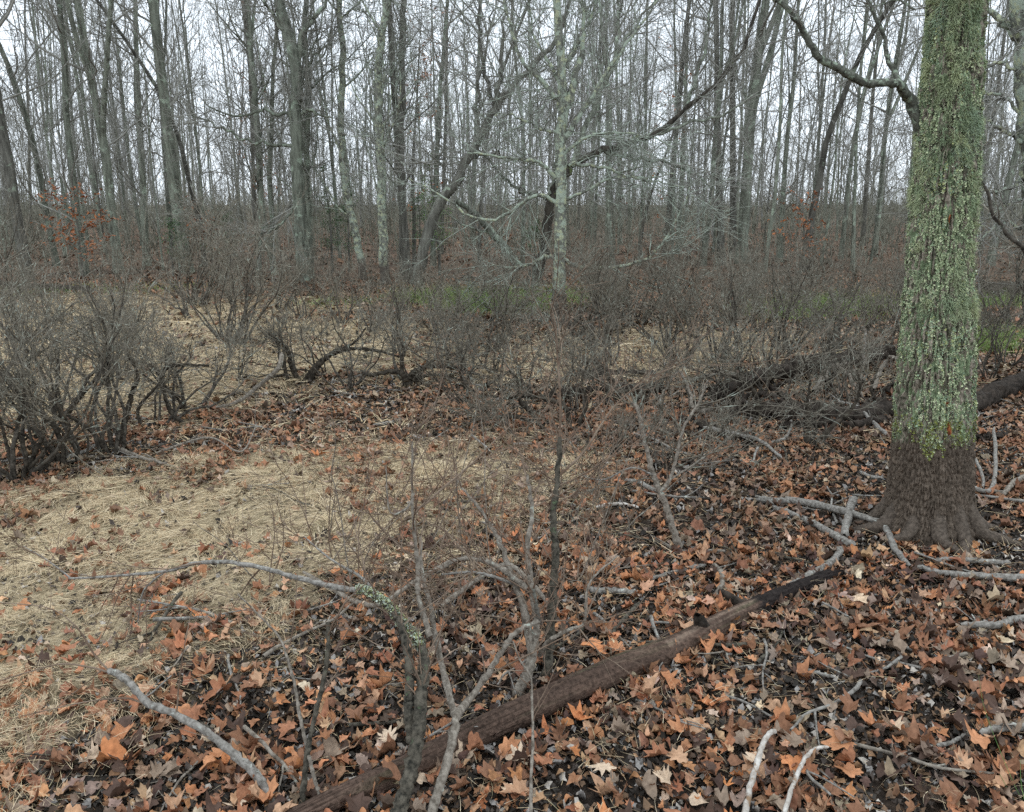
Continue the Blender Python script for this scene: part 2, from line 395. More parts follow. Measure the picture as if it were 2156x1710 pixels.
for (y0, y1, d, hi, sz) in [(1.35, 3.6, 1050, 1, .033), (3.6, 6.2, 720, 1, .033), (6.2, 10, 380, 0, .036), (10, 18, 130, 0, .048), (18, 42, 9, 0, .085)]:
    x, y = scatter(y0, y1, d, rl); x, y = leaf_keep(x, y, rl, .8 if y0 < 6 else .35)
    n = len(x); kind = rl.integers(0, 18, n); size = sz * np.clip(np.exp(rl.normal(0, .32, n)), .4, 1.65) * np.where(np.isin(kind, [5, 8, 11, 14, 17]), .75, 1)
    z = hz(x, y) + rl.uniform(0.004, .035, n)
    clus = fbm(x / .6, y / .6, 5, 2); pr = np.array([.22, .23, .17, .18, .05, .05, .08, .02])
    ci = rl.choice(8, n, p=pr); ci = np.where((clus < .42) & (rl.random(n) < .5), rl.choice([3, 5, 6], n), ci)
    c = LCOL[ci] * rl.uniform(.7, 1.2, (n, 1)) * (1 if y0 < 3.6 else .9) * rl.uniform(.94, 1.06, (n, 3))
    if y0 > 3: q_ = .25 if y0 < 6 else .45 if y0 < 18 else .6; c = c * (1 - q_) + np.array([.185, .135, .095]) * q_
    LITTER.append([hi, np.stack([x, y, z], -1), kind, size, ci, c, rotmats(n, rl, .30 if y0 < 10 else .5)])
# the largest in view lie loose as leaves of their own
cand = []
for bi in (0, 1):
    hi, P, kind, size, ci, c, Rm = LITTER[bi]; px, py, dep = proj(P[:, 0], P[:, 1], P[:, 2])
    s = size / dep * (px > -20) * (px < 2180) * (py < 1730)
    cand.append(np.stack([s, np.full(len(s), bi), np.arange(len(s))], -1))
cand = np.concatenate(cand); cand = cand[np.argsort(-cand[:, 0])][:285]
LM = [colmat('leaf_' + n.replace(' ', '_').replace('-', '_'), tuple(c), .6, .16, .28, scale=3.5) for n, c in zip(LNAME, LCOL)]
SHAPE = {'torn': 'torn curled leaf', 'maple': 'five-lobed maple leaf', 'star': 'pointed star-shaped leaf', 'oak': 'round-lobed oak leaf', 'oval': 'small oval leaf'}
LEAF_ME = [mesh_from('leaf_blade', V, None, F) for V, F in TPL_HI]
for me in LEAF_ME: me.materials.append(LM[0])
def log_y(px): return np.interp(px, [640, 850, 1100, 1300, 1500, 1770], [1700, 1640, 1520, 1420, 1350, 1225])
def place_of(px, py, straw):
    if straw: return 'on the straw grass'
    if px < 640: return 'among the litter beside the leaning grey stem' if py > 1350 else 'beside the matted straw'
    if 640 <= px < 1770:
        if py > log_y(px):
            return 'in front of the fallen log' if px < 1400 else ('beside the two bleached sticks' if py > 1500 else 'in front of the charred log end')
        return 'between the near shrub stems and the log' if px < 1250 else 'behind the fallen log'
    return 'below the mossy trunk' if py < 1450 else 'on the litter past the bleached sticks'
def leaf_object(loc, Rm, size, k, ci, label):
    o = link('fallen_leaf', LEAF_ME[k]); import mathutils
    m = mathutils.Matrix([[float(Rm[i, j]) * size for j in range(3)] + [float(loc[i])] for i in range(3)] + [[0, 0, 0, 1]])
    o.matrix_world = m
    o.material_slots[0].link = 'OBJECT'; o.material_slots[0].material = LM[ci]
    tag(o, label, 'leaf', 'fallen leaves lying loose on the near ground'); return o
taken = {0: [], 1: []}
for s, bi, i in cand:
    bi = int(bi); i = int(i); hi, P, kind, size, ci, c, Rm = LITTER[bi]; taken[bi].append(i)
    px, py, _ = proj(*P[i]); stw = strawmask(P[i:i + 1, 0], P[i:i + 1, 1])[0] > 0
    leaf_object(P[i] + np.array([0, 0, .006]), Rm[i], size[i] * 1.05, int(kind[i]), int(ci[i]), '%s %s %s' % (LNAME[ci[i]], SHAPE[KINDS[kind[i]]], place_of(px, py, stw)))
for px, py, k, ci, s, lab in [
    (1245, 1375, 18, 7, .080, 'largest bright orange lobed leaf just behind the fallen log'),
    (1092, 1612, 20, 4, .062, 'pale buff oak leaf in front of the log by the thin upright shoot'),
    (1275, 1632, 21, 4, .050, 'small pale oak leaf in front of the log, right of the larger one'),
    (820, 1575, 20, 4, .056, 'pale oak leaf lying against the back of the log'),
    (1775, 1582, 18, 0, .074, 'broad orange maple leaf above the tip of the curved bleached stick'),
    (1790, 1645, 19, 0, .060, 'orange maple leaf beside the curved bleached stick'),
    (1668, 1622, 18, 7, .062, 'orange lobed leaf between the two bleached sticks'),
    (1835, 1540, 2, 0, .042, 'orange leaf raised on edge behind the broad orange maple leaf'),
    (1680, 1570, 19, 0, .060, 'orange-brown maple leaf behind the broken tip of the bleached stick'),
    (228, 1620, 0, 7, .062, 'vivid orange crumpled leaf left of the grey leaning stem'),
    (704, 1218, 7, 7, .042, 'lone orange leaf on straw above the long arching branch'),
    (672, 968, 2, 7, .050, 'small red-orange leaf on the far straw grass'),
    (1440, 1180, 21, 2, .055, 'pinkish tan oak leaf beside the small forked shrub'),
    (1460, 1540, 19, 2, .064, 'tan maple leaf lying on top of the litter')]:
    p = gr(px, py, .03)
    leaf_object(p, rotmats(1, rl, .12)[0], s, k, ci, lab)
VV, FF, CC, n = [], [], [], 0
for bi, (hi, P, kind, size, ci, c, Rm) in enumerate(LITTER):
    k = np.ones(len(P), bool)
    if bi in taken: k[taken[bi]] = False
    v, f, cc = merge_leaves(TPL_HI if hi else TPL_LO, kind[k], P[k], Rm[k], size[k], c[k])
    VV.append(v); FF.append(f + n); CC.append(cc); n += len(v)
# crumbs: broken leaf bits and bark flakes over the dark peat
CR = [leaf_template('star', 6, rl, 1) for _ in range(6)]
for (y0, y1, d, s0) in [(1.3, 3.6, 4200, .012), (3.6, 7, 1300, .016), (7, 12, 350, .026)]:
    x, y = scatter(y0, y1, d, rl, .3); k = (strawmask(x, y) < .5) | (rl.random(len(x)) < .2); x = x[k]; y = y[k]; n_ = len(x)
    cc = np.array([(.03, .025, .02), (.07, .055, .045), (.16, .10, .06), (.26, .24, .22), (.34, .20, .11), (.40, .36, .31)])[rl.choice(6, n_, p=[.34, .26, .16, .09, .10, .05])]
    v, f, c2 = merge_leaves(CR, rl.integers(0, 6, n_), np.stack([x, y, hz(x, y) + rl.uniform(.002, .014, n_)], -1), rotmats(n_, rl, .5), s0 * rl.uniform(.4, 1.6, n_), cc)
    VV.append(v); FF.append(f + n); CC.append(c2); n += len(v)
lit = link('leaf_litter', mesh_from('leaf_litter', np.concatenate(VV), None, np.concatenate(FF), mat=M['leaf'], col=np.concatenate(CC)))
tag(lit, 'brown and orange leaf litter covering the dark ground', 'leaf litter', kind='stuff')

# ------------------------------------------------------------------ grass
def blades(x, y, L, wd, az, lift, droop, z0, rng, segs=3):
    n = len(x); t = np.linspace(0, 1, segs + 1)[None]; d = np.stack([np.cos(az), np.sin(az)], -1)
    curve = rng.normal(0, .5, n)[:, None]
    s = t * L[:, None]; side = curve * s * t * .6
    Px = x[:, None] + d[:, :1] * s * np.cos(lift)[:, None] - d[:, 1:] * side; Py = y[:, None] + d[:, 1:] * s * np.cos(lift)[:, None] + d[:, :1] * side
    Pz = z0[:, None] + s * np.sin(lift)[:, None] - droop[:, None] * s * t
    C = np.stack([Px, Py, Pz], -1); ww = (wd[:, None] * (1 - .85 * t))[..., None]
    perp = np.stack([-d[:, 1], d[:, 0], rng.uniform(-.7, .7, n)], -1)[:, None, :]
    A = C - perp * ww; B = C + perp * ww
    V = np.stack([A, B], 2).reshape(-1, 3); m = segs + 1
    base = (np.arange(n) * m * 2)[:, None] + (np.arange(segs) * 2)[None]
    F = np.stack([base, base + 1, base + 3, base + 2], -1).reshape(-1, 4)
    return V, F, m * 2
rg = np.random.default_rng(5)
def build_grass(name, label, sets, cat='grass'):
    VV, FF, CC, n = [], [], [], 0
    for V, F, c in sets: VV.append(V); FF.append(F + n); CC.append(c); n += len(V)
    o = link(name, mesh_from(name, np.concatenate(VV), np.concatenate(FF), mat=M['grass'], col=np.concatenate(CC)))
    return tag(o, label, cat, kind='stuff')
sets = []
STC = np.array([(.60, .475, .30), (.52, .40, .245), (.70, .58, .40), (.38, .28, .17), (.44, .385, .23)])
for (y0, y1, d, L0, w0) in [(1.3, 3.3, 12500, .068, .0006), (3.3, 5.2, 8000, .11, .0010), (5.2, 8, 1500, .16, .0024), (8, 17, 330, .20, .0045)]:
    x, y = scatter(y0, y1, d, rg, .3); s = rg.random(len(x)) < strawsoft(x, y)
    th = fbm(x / .22, y / .22, 61, 2); k = np.where(s, rg.random(len(x)) < np.clip((th - .30) * 5, .30, 1), rg.random(len(x)) < .035)
    x = x[k]; y = y[k]; n = len(x)
    az = (fbm(x / .35, y / .35, 62, 2) * 2.4 - .5) * 6.28 + rg.normal(0, .55, n)
    mound = .09 * np.clip(fbm(x / .3, y / .3, 63, 2) - .35, 0, 1) * (y < 8)
    L = L0 * rg.uniform(.5, 1.5, n); lift = np.abs(rg.normal(.12, .28, n)); z0 = hz(x, y) + rg.uniform(0, .015, n) + mound
    V, F, m = blades(x, y, L, w0 * rg.uniform(.6, 1.4, n), az, lift, np.sin(lift) * rg.uniform(.6, 1.0, n), z0, rg)
    c = np.repeat(STC[rg.choice(5, n, p=[.34, .24, .18, .16, .08])] * rg.uniform(.8, 1.15, (n, 1)), m, 0); sets.append((V, F, c))
build_grass('grass', 'matted pale straw grass in the clearing', sets)
def green(name, spots, label, per=650, hgt=.30):
    sets = []
    for px, py, rx, ry in spots:
        c0 = gr(px, py); n = per; x = c0[0] + rg.normal(0, rx, n); y = c0[1] + rg.normal(0, ry, n); L = hgt * rg.uniform(.4, 1.2, n)
        lift = rg.uniform(.7, 1.5, n); V, F, m = blades(x, y, L, np.full(n, .0035), rg.uniform(0, 6.28, n), lift, rg.uniform(.1, .7, n), hz(x, y), rg)
        c = np.repeat(np.array([(.17, .27, .07), (.23, .31, .10), (.30, .32, .15), (.12, .19, .06)])[rg.integers(0, 4, n)], m, 0); sets.append((V, F, c))
    return build_grass(name, label, sets)
green('green_grass', [(1020, 638, .5, .5), (1090, 640, .6, .5), (1140, 632, .5, .5), (1050, 650, .5, .4), (915, 630, .4, .4)], 'green grass growing around the foot of the pale lichen tree', 1500, .38)
green('green_grass', [(1720, 655, .5, .5), (1780, 640, .5, .5), (1830, 650, .4, .4), (1660, 665, .4, .4)], 'dull green grass behind the shrubs beside the mossy trunk', 1000, .36)
green('green_grass', [(2065, 640, .3, .3), (2120, 640, .4, .3), (2075, 710, .3, .3), (2060, 735, .2, .2)], 'green grass clumps beyond the mossy trunk near the dark logs', 900, .30)
green('green_grass', [(30, 622, .6, .6), (330, 610, .5, .5), (150, 615, .5, .5), (700, 640, .4, .4)], 'yellow-green grass at the wood edge behind the tall shrubs', 350, .22)
t = Tubes()
for pts, r in [([(2150, 1705, 1.9), (2080, 1665, 1.95), (1990, 1650, 2.0), (1900, 1640, 2.05)], .0016), ([(2140, 1712, 1.88), (2120, 1660, 1.9), (2105, 1630, 1.92)], .0016), ([(2156, 1690, 1.88), (2130, 1640, 1.9), (2075, 1500, 2.0), (2060, 1420, 2.02)], .001), ([(2160, 1700, 1.85), (2150, 1650, 1.9), (2148, 1600, 1.92)], .0015), ([(2100, 1712, 1.9), (2060, 1690, 1.93), (2010, 1670, 1.97)], .0014)]:
    P = spline([at(*p) for p in pts], 14); t.add(P, np.linspace(r, .0004, 14), 3)
M['root'] = bark('root_bark', (.06, .048, .038), (.14, .112, .088), None, .5, 9, 60, 1, .012)
M['biglimb'] = bark('limb_bark', (.045, .045, .036), (.15, .155, .125), (.28, .33, .25), .54, 34, 55, 1, .004)
M['green'] = plain('green_blade', (.10, .20, .06), (.17, .28, .10), 6)
tag(link('grass_tuft', t.mesh('grass_tuft', M['green'])), 'few long green grass blades arching in over the litter', 'grass tuft')

# ------------------------------------------------------------------ forest trees
PROTO = []
def tree_proto(seed, H, r, lower=.1, dens=1.0, crook=.03, fork=False, mat='forest', twig=.0034):
    r = r * .8
    rng = np.random.default_rng(seed)
    TP, TR = grow(np.zeros((1, 3)), np.array([[rng.normal(0, .04), rng.normal(0, .04), 1]]), H, r, r * .12, 26, crook, .02, rng)
    TR[0, 0] *= 1.35; TR[0, 1] *= 1.05
    tr = Tubes().add(TP, TR, 8, .05, rng)
    if fork:
        p, d, rr, tt, _ = kids(TP, TR, 2, .16, .4, .2, .45, rng); FP, FR = grow(p, d, H * .55, rr * .75, rr * .1, 18, crook * 1.3, .04, rng); tr.add(FP, FR, 7, .04, rng)
    cr = Tubes()
    nl = int(25 * dens)
    p, d, rr, tt, _ = kids(TP, TR, nl, lower, .98, .6, 1.25, rng)
    if fork:
        q = kids(FP, FR, nl // 2, .05, .98, .5, 1.1, rng); p = np.concatenate([p, q[0]]); d = np.concatenate([d, q[1]]); rr = np.concatenate([rr, q[2]]); tt = np.concatenate([tt, q[3]])
    low = tt < .3
    L1 = H * .20 * (1.15 - .8 * tt) * rng.uniform(.5, 1.2, len(p)); r1 = np.minimum(rr * .45, .05) * np.where(low, .55, 1)
    P1, R1 = grow(p, d, L1, r1, .006, 8, .13, .07, rng); cr.add(P1, R1, 5)
    p, d, rr, t2, ix = kids(P1, R1, 6, .15, .98, .5, 1.1, rng)
    L2 = L1[ix] * rng.uniform(.25, .6, len(p)); P2, R2 = grow(p, d, L2, np.maximum(rr * .6, .007), twig, 5, .15, .07, rng); cr.add(P2, R2, 3)
    p, d, rr, t3, ix = kids(P2, R2, 5, .1, 1, .4, 1.0, rng)
    L3 = L2[ix] * rng.uniform(.3, .7, len(p)); P3, R3 = grow(p, d, L3, twig * 1.1, twig * .6, 3, .14, .08, rng); cr.add(P3, R3, 3)
    p, d, rr, t4, ix = kids(P3, R3, 1, .1, 1, .4, .9, rng)
    P4, R4 = grow(p, d, L3[ix] * rng.uniform(.4, .8, len(p)), twig * .8, twig * .5, 2, .12, .08, rng); cr.add(P4, R4, 3)
    return tr.mesh('trunk', M[mat]), cr.mesh('crown', M['ftwig'])
PROTO = [tree_proto(1, 15, .15), tree_proto(2, 17, .17, .16, 1.0, .025), tree_proto(3, 13, .10, .1, .9, .05), tree_proto(4, 16, .15, .14, .8, .03, True),
         tree_proto(5, 12, .08, .08, .9, .045), tree_proto(6, 18, .20, .22, .9, .02, False, 'forest_dark'), tree_proto(7, 11, .06, .1, .8, .06, False, 'forest_dark'), tree_proto(8, 15, .12, .12, .9, .04, True)]
def place_tree(k, x, y, s, rz, label, group, name='bare_tree', lean=(0, 0), thin=1.0):
    o = thing(name, label, 'tree', (x, y, float(hz(x, y)) - .05), group, rz)
    o.scale = (s * thin, s * thin, s); o.rotation_euler = (lean[0], lean[1], rz)
    a = link('trunk', PROTO[k][0], o); b = link('crown', PROTO[k][1], o); return o
rf = np.random.default_rng(42)
placed = []
def ok(x, y, d):
    for a, b in placed:
        if (a - x) ** 2 + (b - y) ** 2 < d * d: return False
    return True
KLAB = ['straight grey-barked tree', 'tall grey-green tree', 'thin crooked grey tree', 'forked grey tree', 'slender pale young tree', 'stout dark-barked tree', 'thin dark crooked sapling', 'twin-stemmed slender tree']
# wood-edge trees with their own places: base px, base py (sets the distance), width px, proto, rz, lean, label
EDGE = [
 (58, 590, 32, 5, .3, (0, -.05), 'stout dark trunk at the left edge of the wood'),
 (180, 580, 22, 0, 1.2, (0, -.04), 'grey trunk right of the stout dark edge tree, thinly branched'),
 (250, 575, 26, 3, 2.1, (0, -.10), 'forked grey tree leaning over the tallest shrubs on the left'),
 (395, 575, 34, 1, .8, (0, -.09), 'stout grey trunk leaning left behind the orange-leaved sapling'),
 (385, 555, 20, 5, 3.0, (0, -.01), 'dark straight trunk beside the stout leaning grey trunk'),
 (432, 560, 15, 6, 0, (0, -.02), 'thin almost black trunk between two paler trunks'),
 (545, 580, 16, 2, 2.2, (0, .0), 'thin grey trunk left of the kinked tall tree'),
 (575, 575, 15, 4, 1.9, (0, .01), 'slim grey trunk just left of the kinked tall tree'),
 (860, 590, 22, 5, 2.4, (0, .0), 'dark upright trunk right of the lichen-spotted trunk'),
 (912, 560, 16, 1, 1.1, (0, .01), 'slim straight trunk behind the leaning tree'),
 (1100, 555, 12, 4, .4, (0, .03), 'slender trunk left of the pale lichen tree'),
 (1290, 560, 14, 2, 2.9, (0, .03), 'thin crooked trunk right of the pale lichen tree'),
 (1480, 560, 16, 7, 1.3, (0, .02), 'twin-stemmed tree in the wood right of the bowed limb'),
 (1520, 560, 20, 5, 2.2, (0, .06), 'dark trunk leaning right toward the big forked tree'),
 (1560, 556, 30, 3, 3.6, (0, .0), 'big forked grey tree right of the clearing'),
 (1695, 572, 20, 6, 1.4, (0, .02), 'dark trunk with rusty leaves at its foot'),
 (1770, 545, 14, 4, 2.6, (0, .03), 'slender trunk left of the gap of open sky'),
 (1840, 540, 16, 7, .2, (0, .05), 'forked slim trunk near the mossy trunk'),
 (2085, 560, 20, 1, .9, (0, .02), 'grey trunk seen just right of the mossy trunk'),
 (120, 560, 18, 4, .2, (0, 0), 'pale slender trunk between two stout edge trunks'),
 (310, 560, 20, 0, .2, (0, .02), 'straight grey trunk left of the stout leaning one'),
 (1010, 560, 12, 6, 2.0, (0, 0), 'thin dark trunk crossing behind the leaning tree'),
 (1640, 552, 16, 0, 2.0, (0, 0), 'straight grey trunk between the forked tree and the rusty-footed one'),
]
PR = [.12, .136, .08, .12, .064, .16, .048, .096]
for bx, by, wpx, k, rz, ln, lab in EDGE:
    p = gr(bx, by); s = .68 * wpx / 2 / FPX * (p[1] * 1.0) / PR[k] / .92; th_ = s / max(.8, min(1.2, s)); s = max(.8, min(1.2, s)); placed.append((p[0], p[1]))
    place_tree(k, p[0], p[1], s, rz, lab, 'trees along the edge of the wood', lean=ln, thin=max(.6, th_))
cnt = 0; tries = 0
while cnt < 255 and tries < 9000:
    tries += 1
    yy = 19 + 50 * rf.random() ** 1.25; xx = rf.uniform(-1, 1) * (yy * .68 + 1.5)
    gap = .6 + .01 * yy
    if not ok(xx, yy, gap): continue
    px, py, _ = proj(xx, yy, 0)
    if 1680 < px < 1900 and rf.random() < .45: continue
    if yy < 24 and 900 < px < 1400: continue
    k = int(rf.choice(8, p=[.15, .11, .18, .12, .18, .05, .10, .11])); placed.append((xx, yy)); cnt += 1
    where = 'in the thick wood on the left' if px < 620 else ('in the wood behind the lichen-clad trees' if px < 1300 else ('in the wood right of the clearing' if px < 1900 else 'in the wood past the mossy trunk'))
    dep = 'near the wood edge' if yy < 28 else ('in the middle rows' if yy < 45 else 'far back')
    place_tree(k, xx, yy, rf.uniform(.7, 1.1), rf.uniform(0, 6.28), '%s %s, %s' % (KLAB[k], where, dep), 'leafless trees in the wood', lean=(rf.normal(0, .035), rf.normal(0, .035)), thin=.56)
# far woods: a mass nobody could count
rng = np.random.default_rng(77); T = Tubes(); n = 330
yy = rng.uniform(40, 150, n); xx = rng.uniform(-1, 1, n) * (yy * .7 + 3); px = CX + FPX * xx / yy; keep = ~((px > 1690) & (px < 1890) & (rng.random(n) < .5)); xx = xx[keep]; yy = yy[keep]; n = len(xx)
Hh = rng.uniform(11, 18, n)
P, Rr = grow(np.stack([xx, yy, hz(xx, yy) - .2], -1), np.stack([rng.normal(0, .06, n), rng.normal(0, .06, n), np.ones(n)], -1), Hh, rng.uniform(.035, .09, n), .015, 10, .04, .02, rng); T.add(P, Rr, 4)
p, d, rr, tt, ix = kids(P, Rr, 12, .2, .98, .5, 1.1, rng); L1 = Hh[ix] * .2 * rng.uniform(.5, 1.2, len(p)); P1, R1 = grow(p, d, L1, .022, .009, 3, .15, .12, rng); T.add(P1, R1, 3)
p, d, rr, tt, ix = kids(P1, R1, 5, .1, 1, .5, 1., rng); P2, R2 = grow(p, d, L1[ix] * rng.uniform(.3, .6, len(p)), .010, .006, 2, .15, .1, rng); T.add(P2, R2, 3)
tag(link('far_woods', T.mesh('far_woods', M['far'])), 'distant leafless woods closing off the view', 'woods', kind='stuff')
# understory thicket at the back
rng = np.random.default_rng(78); T = Tubes(); n = 3800
yy = 20.5 + 115 * rng.random(n) ** 1.1; xx = rng.uniform(-1, 1, n) * (yy * .7 + 2); Hh = rng.uniform(.8, 2.3, n) * np.clip(yy / 40, .75, 1.2)
P, Rr = grow(np.stack([xx, yy, hz(xx, yy) - .05], -1), np.stack([rng.normal(0, .18, n), rng.normal(0, .18, n), np.ones(n)], -1), Hh, rng.uniform(.008, .022, n), .005, 6, .10, .03, rng); T.add(P, Rr, 3)
p, d, rr, tt, ix = kids(P, Rr, 8, .1, .98, .4, 1.1, rng); L1 = Hh[ix] * .28 * rng.uniform(.5, 1.2, len(p)); P1, R1 = grow(p, d, L1, .010, .006, 3, .2, .1, rng); T.add(P1, R1, 3)
p, d, rr, tt, ix = kids(P1, R1, 3, .1, 1, .5, 1., rng); P2, R2 = grow(p, d, L1[ix] * rng.uniform(.3, .7, len(p)), .007, .004, 2, .2, .1, rng); T.add(P2, R2, 3)
M['under'] = plain('thicket_twig', (.155, .15, .118), (.29, .285, .225), .8)
n = 520; yy = 21 + 75 * rng.random(n); xx = rng.uniform(-1, 1, n) * (yy * .7 + 2); Hh = rng.uniform(2.5, 7, n)
P, Rr = grow(np.stack([xx, yy, hz(xx, yy) - .05], -1), np.stack([rng.normal(0, .12, n), rng.normal(0, .1, n), np.ones(n)], -1), Hh, rng.uniform(.009, .026, n), .005, 8, .06, .03, rng); T.add(P, Rr, 4)
p, d, rr, tt, ix = kids(P, Rr, 9, .15, .98, .5, 1.1, rng); L1 = Hh[ix] * .16 * rng.uniform(.5, 1.2, len(p)); P1, R1 = grow(p, d, L1, .007, .004, 3, .2, .08, rng); T.add(P1, R1, 3)
p, d, rr, tt, ix = kids(P1, R1, 3, .1, 1, .5, 1., rng); P2, R2 = grow(p, d, L1[ix] * rng.uniform(.3, .7, len(p)), .0045, .003, 2, .2, .1, rng); T.add(P2, R2, 3)
n = 3600; yy = rng.uniform(50, 155, n); xx = rng.uniform(-1, 1, n) * (yy * .72 + 2); Hh = 1.2 + 8.5 * rng.random(n) ** 1.8 * (.2 + 3.2 * np.clip(fbm(xx / 5, yy / 9, 700, 2) - .3, 0, 1))
P, Rr = grow(np.stack([xx, yy, hz(xx, yy) - .05], -1), np.stack([rng.normal(0, .15, n), rng.normal(0, .1, n), np.ones(n)], -1), Hh, rng.uniform(.012, .03, n), .007, 6, .08, .03, rng); T.add(P, Rr, 3)
p, d, rr, tt, ix = kids(P, Rr, 9, .1, .98, .4, 1.0, rng); L1 = Hh[ix] * .25 * rng.uniform(.5, 1.2, len(p)); P1, R1 = grow(p, d, L1, .012, .007, 3, .2, .1, rng); T.add(P1, R1, 3)
tag(link('undergrowth', T.mesh('undergrowth', M['under'])), 'brown twiggy undergrowth under the trees of the wood', 'undergrowth', kind='stuff')

# saplings that keep their rusty leaves, and small evergreens
def leafy(name, px, py, H, label, cat, cols, nleaf, size, group, spread=.9, cone=False, seed=1):
    rng = np.random.default_rng(seed); p0 = gr(px, py); o = thing(name, label, cat, p0, group)
    P, Rr = grow(np.zeros((1, 3)), np.array([[.03, 0, 1.]]), H, .02 + .006 * H, .006, 10, .06, .02, rng); link('trunk', Tubes().add(P, Rr, 6).mesh('trunk', M['forest_dark']), o)
    p, d, rr, tt, ix = kids(P, Rr, 26, .2, .98, .9, 1.5, rng, .5); L = spread * (1.2 - tt) * rng.uniform(.6, 1.1, len(p)) if cone else spread * rng.uniform(.5, 1.1, len(p))
    B, BR = grow(p, d, L, .007, .004, 5, .12, .0, rng); c = Tubes().add(B, BR, 3); link('branchwork', c.mesh('branchwork', M['ftwig']), o)
    p, d, rr, tt, ix = kids(B, BR, nleaf // 26, .15, 1, .3, 1.2, rng); p = p + rng.normal(0, .04, p.shape); n = len(p); C = np.array(cols)[rng.integers(0, len(cols), n)] * rng.uniform(.8, 1.2, (n, 1))
    T6 = [leaf_template('oval', 6, rng, 1) for _ in range(4)]
    v, f, cc = merge_leaves(T6, rng.integers(0, 4, n), p, rotmats(n, rng, .9), size * rng.uniform(.6, 1.3, n), C)
    link('crown', mesh_from('crown', v, None, f, mat=M['leaf'], col=cc), o)
RUST = [(.42, .16, .06), (.36, .14, .06), (.30, .13, .07)]
for i, (px, py, H, lab, nl) in enumerate([(175, 590, 1.9, 'low sapling holding rusty leaves behind the left shrubs', 420), (1685, 575, 1.7, 'sapling with sparse rusty leaves at the foot of a dark trunk', 260), (430, 560, 1.6, 'small rusty-leaved sapling between two dark trunks', 200), (872, 565, 6.3, 'tall thin sapling with rusty leaves high among the trunks', 260), (545, 560, 8.0, 'tallest rusty-leaved sapling left of the kinked tree', 240), (1345, 560, 5.6, 'rusty-leaved sapling behind the bowed limb', 120)]):
    leafy('beech_sapling', px, py, H, lab, 'sapling', RUST, nl, .05, 'saplings still holding rusty leaves', seed=50 + i)
GRN = [(.08, .14, .06), (.11, .18, .08), (.09, .15, .08)]
for i, (px, py, H, lab) in enumerate([(700, 580, 2.6, 'dark green evergreen sapling left of the pale-footed trunk'), (735, 572, 2.2, 'evergreen sapling right behind the pale-footed trunk'), (925, 580, 2.8, 'yellow-green young evergreen left of the leaning tree'), (885, 570, 1.8, 'low evergreen bush beside the leaning tree foot'), (365, 585, 1.3, 'low dark evergreen bush behind the left shrubs'), (480, 585, 1.5, 'evergreen bush at the wood edge by the thin grey trunks'), (1125, 562, 1.2, 'small evergreen behind the dark leaning trunk')]):
    leafy('evergreen_sapling', px, py, H, lab, 'evergreen', GRN if i != 2 else [(.16, .27, .07), (.12, .21, .06)], 900, .022, 'small evergreens in the wood', .7, True, seed=70 + i)

# ------------------------------------------------------------------ trees with a shape of their own
def limbs_from(px_pts, Y, r0, r1, n=22, amp=.006, rng=None):
    pts = [at(*(q if len(q) == 3 else (q[0], q[1], Y))) for q in px_pts]
    P = spline(pts, n)
    if rng is not None: P = jit(P, amp, rng)
    return P, np.linspace(r0, r1, n)
def side_twigs(T, lines, rng, n1=10, L1=.5, n2=5, r1=.004, t0=.1, trop=.05, wander=.14, n3=0, ang=(.5, 1.1)):
    for P, Rr in lines:
        p, d, rr, tt, ix = kids(P[None], np.asarray(Rr)[None], n1, t0, 1, ang[0], ang[1], rng)
        L = L1 * rng.uniform(.4, 1.2, len(p)); A, AR = grow(p, d, L, np.minimum(rr * .6, r1 * 1.6), r1 * .6, 6, wander, trop, rng); T.add(A, AR, 4)
        if n2:
            p, d, rr, tt, ix = kids(A, AR, n2, .15, 1, .4, 1., rng); L2 = L[ix] * rng.uniform(.25, .6, len(p)); B, BR = grow(p, d, L2, r1 * .7, r1 * .4, 3, wander, trop, rng); T.add(B, BR, 3)
            if n3:
                p, d, rr, tt, ix = kids(B, BR, n3, .2, 1, .4, 1., rng); C, CR_ = grow(p, d, L2[ix] * rng.uniform(.3, .7, len(p)), r1 * .5, r1 * .35, 2, wander, trop, rng); T.add(C, CR_, 3)
def special(name, label, base, trunk, tmat, limbs, lmat, twmat, seed, tw=dict(), group=None, sides=14):
    rng = np.random.default_rng(seed); o = thing(name, label, 'tree', base, group); b = np.asarray(base)
    P, Rr = trunk; Rr = Rr.copy(); Rr[0] *= 1.25
    link('trunk', Tubes().add(P, Rr, sides, .04, rng).mesh('trunk', M[tmat], b), o)
    for LP, LR in limbs: link('limb', Tubes().add(LP, LR, 7, .04, rng).mesh('limb', M[lmat], b), o)
    T = Tubes(); side_twigs(T, limbs, rng, **tw); link('crown', T.mesh('crown', M[twmat], b), o)
    return o
rs = np.random.default_rng(9)
